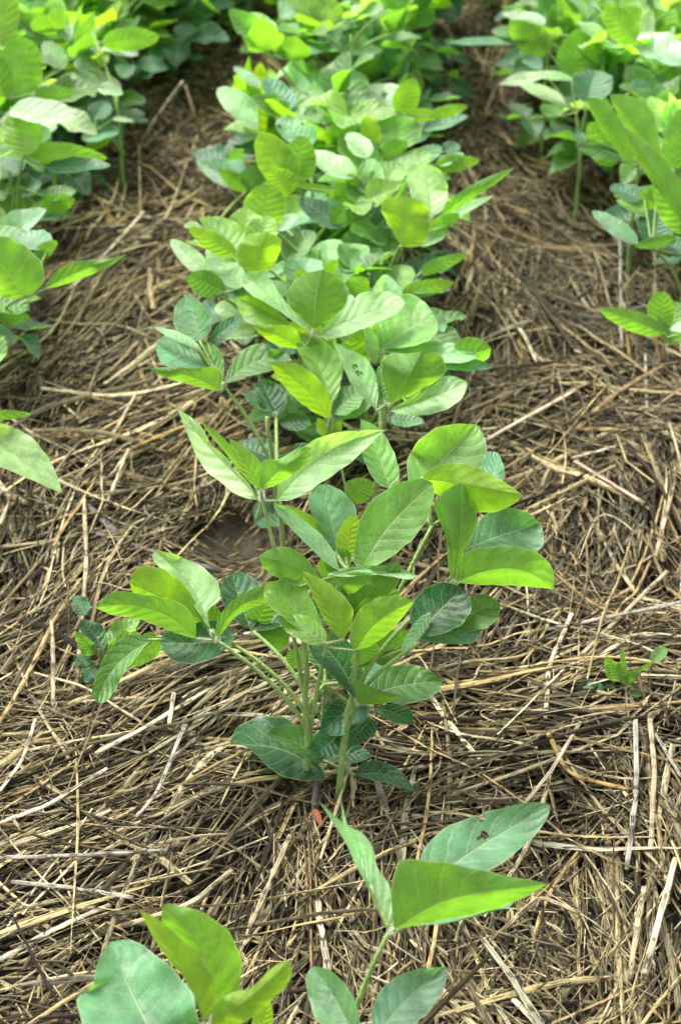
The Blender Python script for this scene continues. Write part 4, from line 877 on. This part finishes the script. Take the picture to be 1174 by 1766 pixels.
trifoliate(p, 1120, 275, .165, [
 ('bl', [(1150, 300), (1110, 235), (1050, 163)], [(1138, 262), (1132, 205), (1112, 176), (1078, 162)], [(1120, 272), (1090, 232), (1060, 192)], dict(s=-.25)), ('bl', [(1090, 285), (1052, 225), (1010, 167)], [(1095, 252), (1066, 200), (1036, 169)], [(1062, 262), (1034, 222), (1016, 190)], dict(s=-.3, o=.01)), (1068, 278, 1012, 220, 60, 'bg', dict(s=-.3, o=-.006)),
 (1070, 270, 996, 246, 54, 'ug', dict(s=.7, h=(.5, .5))), (1010, 240, 985, 232, 18, 'ud', {}), (1150, 300, 1130, 215, 40, 'ug', {})], zs=.09)
finish_stem(p)
p = new_plant(.275, 1.93, 'right row plant with long pale leaflets stretching left over the dark alley', .14, (0, 0), RGH)
trifoliate(p, 992, 193, .12, [
 ('uw', [(942, 132), (900, 135), (859, 146)], [(925, 125), (900, 122), (876, 132)], [(922, 140), (896, 149)], dict(s=.9)), ('uw', [(989, 193), (940, 162), (890, 143)], [(972, 165), (945, 149), (915, 141)], [(960, 179), (925, 168), (902, 153)], dict(s=.8, q=-.1)), (985, 138, 905, 122, 18, 'up', {}), (965, 200, 935, 178, 34, 'ul', {}), (1012, 178, 1032, 114, 68, 'ud', dict(s=.6, h=(.5, .45)))], zs=.07)
trifoliate(p, 1165, 108, .17, [(1182, 108, 1094, 56, 62, 'uw', dict(s=.7, h=(.5, .5), o=.01)), (1170, 120, 1190, 170, 50, 'bg', {}), (1095, 70, 1040, 20, 50, 'bl', {})], zs=.09)
finish_stem(p)
p = new_plant(.25, 2.10, 'right row plant far back with a pale leaflet tip over a yellow-green one, left side', .16, (0, 0), RGH)
trifoliate(p, 925, 60, .16, [
 (940, 40, 868, 24, 28, 'uw', dict(s=.8)), (900, 70, 775, 72, 20, 'ut', dict(s=.9, k=.2)), (945, 90, 880, 42, 50, 'by', {}), (920, 66, 850, 48, 28, 'ug', {}), (1040, 60, 1100, 25, 50, 'bl', {}), (975, 130, 1000, 60, 52, 'bl', {}), (1025, 118, 1046, 66, 46, 'bl', {}), (905, 100, 930, 125, 26, 'ut', {})], zs=.1)
finish_stem(p)

# ------------------------------------------------------------------ plants further back: built whole, standing in their rows
GEO = {}
def stock(kind):
    if kind not in GEO:
        GEO[kind] = [leaf_mesh('leaflet', .055, .055 * r_.uniform(.62, .82), fold=r_.uniform(.05, .5), arch=r_.uniform(-.10, .16), wave=.16, shp=(r_.uniform(.40, .55), r_.uniform(.52, .92)), nu=16, nv=10,
                     twist=r_.uniform(-.5, .5), seed=900 + i, hook=r_.uniform(-.25, .25)) for i, r_ in ((i, np.random.default_rng(40 + i)) for i in range(14))]
    return GEO[kind]
def grown_plant(x, y, label, height, group, leaves=6, size=.055, bright=1.0):
    pl = new_plant(x, y, label, height, (random.uniform(-.012, .012), random.uniform(-.01, .01)), group); pl['near'] = False
    from mathutils import Matrix
    for i in range(leaves):
        az = random.uniform(0, 6.283); f = (i + .6) / leaves
        zs = height * (.12 + .83 * f); reach = random.uniform(.035, .075) * (1.15 - .45 * f)
        S = stem_point(pl, zs); J = S + np.array([math.cos(az) * reach, math.sin(az) * reach, random.uniform(.005, .03) + .025 * f])
        lf = petiole(pl, J, zs, .0012)
        tone = random.choices(['d', 'D', 't', 'g'], k=1)[0] if f < .4 else random.choices(['y', 'Y', 'g', 'l', 'p', 'w', 't', 'ug'[1]], [3, 1, 4, 3, 4, 3, 3, 2])[0]
        sz = size * random.uniform(.8, 1.25) * (1.0 if f > .3 else .85)
        el0 = random.choice([random.uniform(-.3, .4), random.uniform(.5, 1.25)]) if f > .35 else random.uniform(-.4, .3)
        for k, da in enumerate((0, 1.25, -1.25)):
            a_ = az + da + random.uniform(-.25, .25); el = el0 + random.uniform(-.25, .25)
            a = np.array([math.cos(a_) * math.cos(el), math.sin(a_) * math.cos(el), math.sin(el)])
            up = np.array([0, 0, 1.0]) - a * a[2] + rng.normal(0, .28, 3)
            me = random.choice(stock('far')); B = J + a * (.012 if k == 0 else .003)
            o = place(me, B, a, up, lf, pl['W0'], tone)
            o.matrix_basis = o.matrix_basis @ Matrix.Diagonal((sz / .055, sz / .055, sz / .055, 1))
    finish_stem(pl, .0022); return pl

# in-fill inside the traced stretch: low leafy plants half hidden behind the traced ones
for x, y, h, lab in [
    (.02, 1.46, .10, 'short soybean plant half hidden under the big pale leaf right of centre'),
    (-.03, 1.66, .11, 'low soybean plant hidden between the leaves under the torn pale leaflet'),
    (.045, 1.66, .10, 'low soybean plant in shade behind the bright rounded leaflet in the middle row')]:
    grown_plant(x, y, lab, h, MID, 6, .05)
def row(xf, y0, y1, step, group, lab, hgt=.155, leaves=7, spread=.035, size=.051):
    y = y0
    while y < y1:
        grown_plant(xf(y) + random.uniform(-spread, spread), y + random.uniform(-.015, .015), lab, hgt * random.uniform(.8, 1.12), group, leaves, size)
        y += step * random.uniform(.85, 1.15)
row(lambda y: .0 + (y - 2) * .02, 1.84, 2.02, .055, MID, 'leafy soybean plant crowded where the middle row starts to blur', .135, spread=.065)
row(lambda y: .01 + (y - 2) * .02, 2.05, 3.4, .045, MID, 'soft blurred soybean plant at the far top end of the middle row', .155, 12, spread=.06)
row(lambda y: .005, 1.38, 1.84, .075, MID, 'small shaded soybean plant hidden under the larger leaves of the middle row', .105, 7, .05, .042)
row(lambda y: -.375, 1.56, 2.02, .085, LFT, 'soybean plant half hidden among the near leaves of the left row', .12, 6, .03)
row(lambda y: -.335 + np.clip(y - 2.06, 0, .5) * .14, 2.06, 3.4, .045, LFT, 'soft blurred soybean plant at the far top end of the left row', .132, 12, .05)
row(lambda y: .385, 1.70, 2.02, .085, RGH, 'soybean plant half hidden among the near leaves of the right row', .12, 6, .03)
row(lambda y: .36 - np.clip(y - 2.06, 0, .5) * .05, 2.06, 3.4, .045, RGH, 'soft blurred soybean plant at the far top end of the right row', .132, 12, .06)

# ------------------------------------------------------------------ small weeds
def weed(u, v, label, leaves, h=.03, tilt=0):
    P = at_z(u, v, 0); pl = new_plant(P[0], P[1], label, h, (0, 0), 'weeds growing through the straw', kind='broadleaf'); pl['near'] = False
    lf = link('shoot', tubes_mesh('shoot', [(bezier(pl['W0'], pl['W0'] + [0, 0, .01], pl['W0'] + [.004, 0, h * .6], pl['path'][-1], 6), .0011)], M_STEM, pl['W0']), pl['root'])
    jd = depth(at_z(u, v - 20, h * .7))
    for sp in leaves: traced_leaflet(lf, pl['W0'], sp, None, jd)[0].name = 'weed_leaf'
    finish_stem(pl, .0012)
weed(175, 1150, 'leafy green weed in the straw at the left, behind the drooping soybean leaflet', [
 (180, 1120, 140, 1070, 34, 'uD', dict(v=.4)), (185, 1110, 235, 1070, 36, 'ul', dict(v=.5)), (160, 1130, 135, 1090, 26, 'bg', dict(v=.4)), (150, 1060, 125, 1030, 28, 'ud', dict(v=.3)),
 (185, 1120, 225, 1130, 40, 'bg', dict(v=.4)), (165, 1150, 150, 1175, 26, 'ud', dict(v=.4)), (150, 1150, 132, 1130, 26, 'uD', dict(v=.4)), (200, 1100, 250, 1105, 30, 'bg', dict(v=.4))])
weed(1068, 1200, 'small bright green weed at the right with one round leaf held out to the side', [
 (1068, 1176, 1042, 1132, 28, 'bg', dict(v=.5, h=(.6, .8))), (1078, 1170, 1068, 1118, 10, 'bg', {}), (1072, 1178, 1098, 1160, 20, 'bg', dict(v=.4)), (1125, 1142, 1148, 1118, 20, 'ug', dict(h=(.5, .45))),
 (1040, 1190, 995, 1178, 18, 'ut', {}), (1060, 1200, 1030, 1180, 20, 'ug', {}), (1088, 1200, 1115, 1182, 22, 'ug', {}), (1085, 1165, 1125, 1140, 8, 'bg', {})])
weed(935, 1080, 'tiny green seedling between the stalks below the wide yellow-green leaflet', [(932, 1072, 915, 1050, 16, 'ut', {}), (936, 1076, 950, 1068, 12, 'ug', {}), (930, 1080, 950, 1085, 10, 'bg', {})], .012)
weed(215, 275, 'tiny blurred seedling in the far left alley', [(214, 275, 222, 264, 12, 'ul', {}), (214, 276, 205, 270, 10, 'ug', {})], .012)
weed(935, 290, 'small blurred seedling in the dark right alley', [(938, 286, 925, 272, 14, 'bg', {}), (938, 288, 952, 296, 14, 'ug', {})], .015)
weed(685, 1278, 'tiny seedling lying in the straw right of the front pair', [(698, 1276, 664, 1279, 9, 'ut', {})], .012)
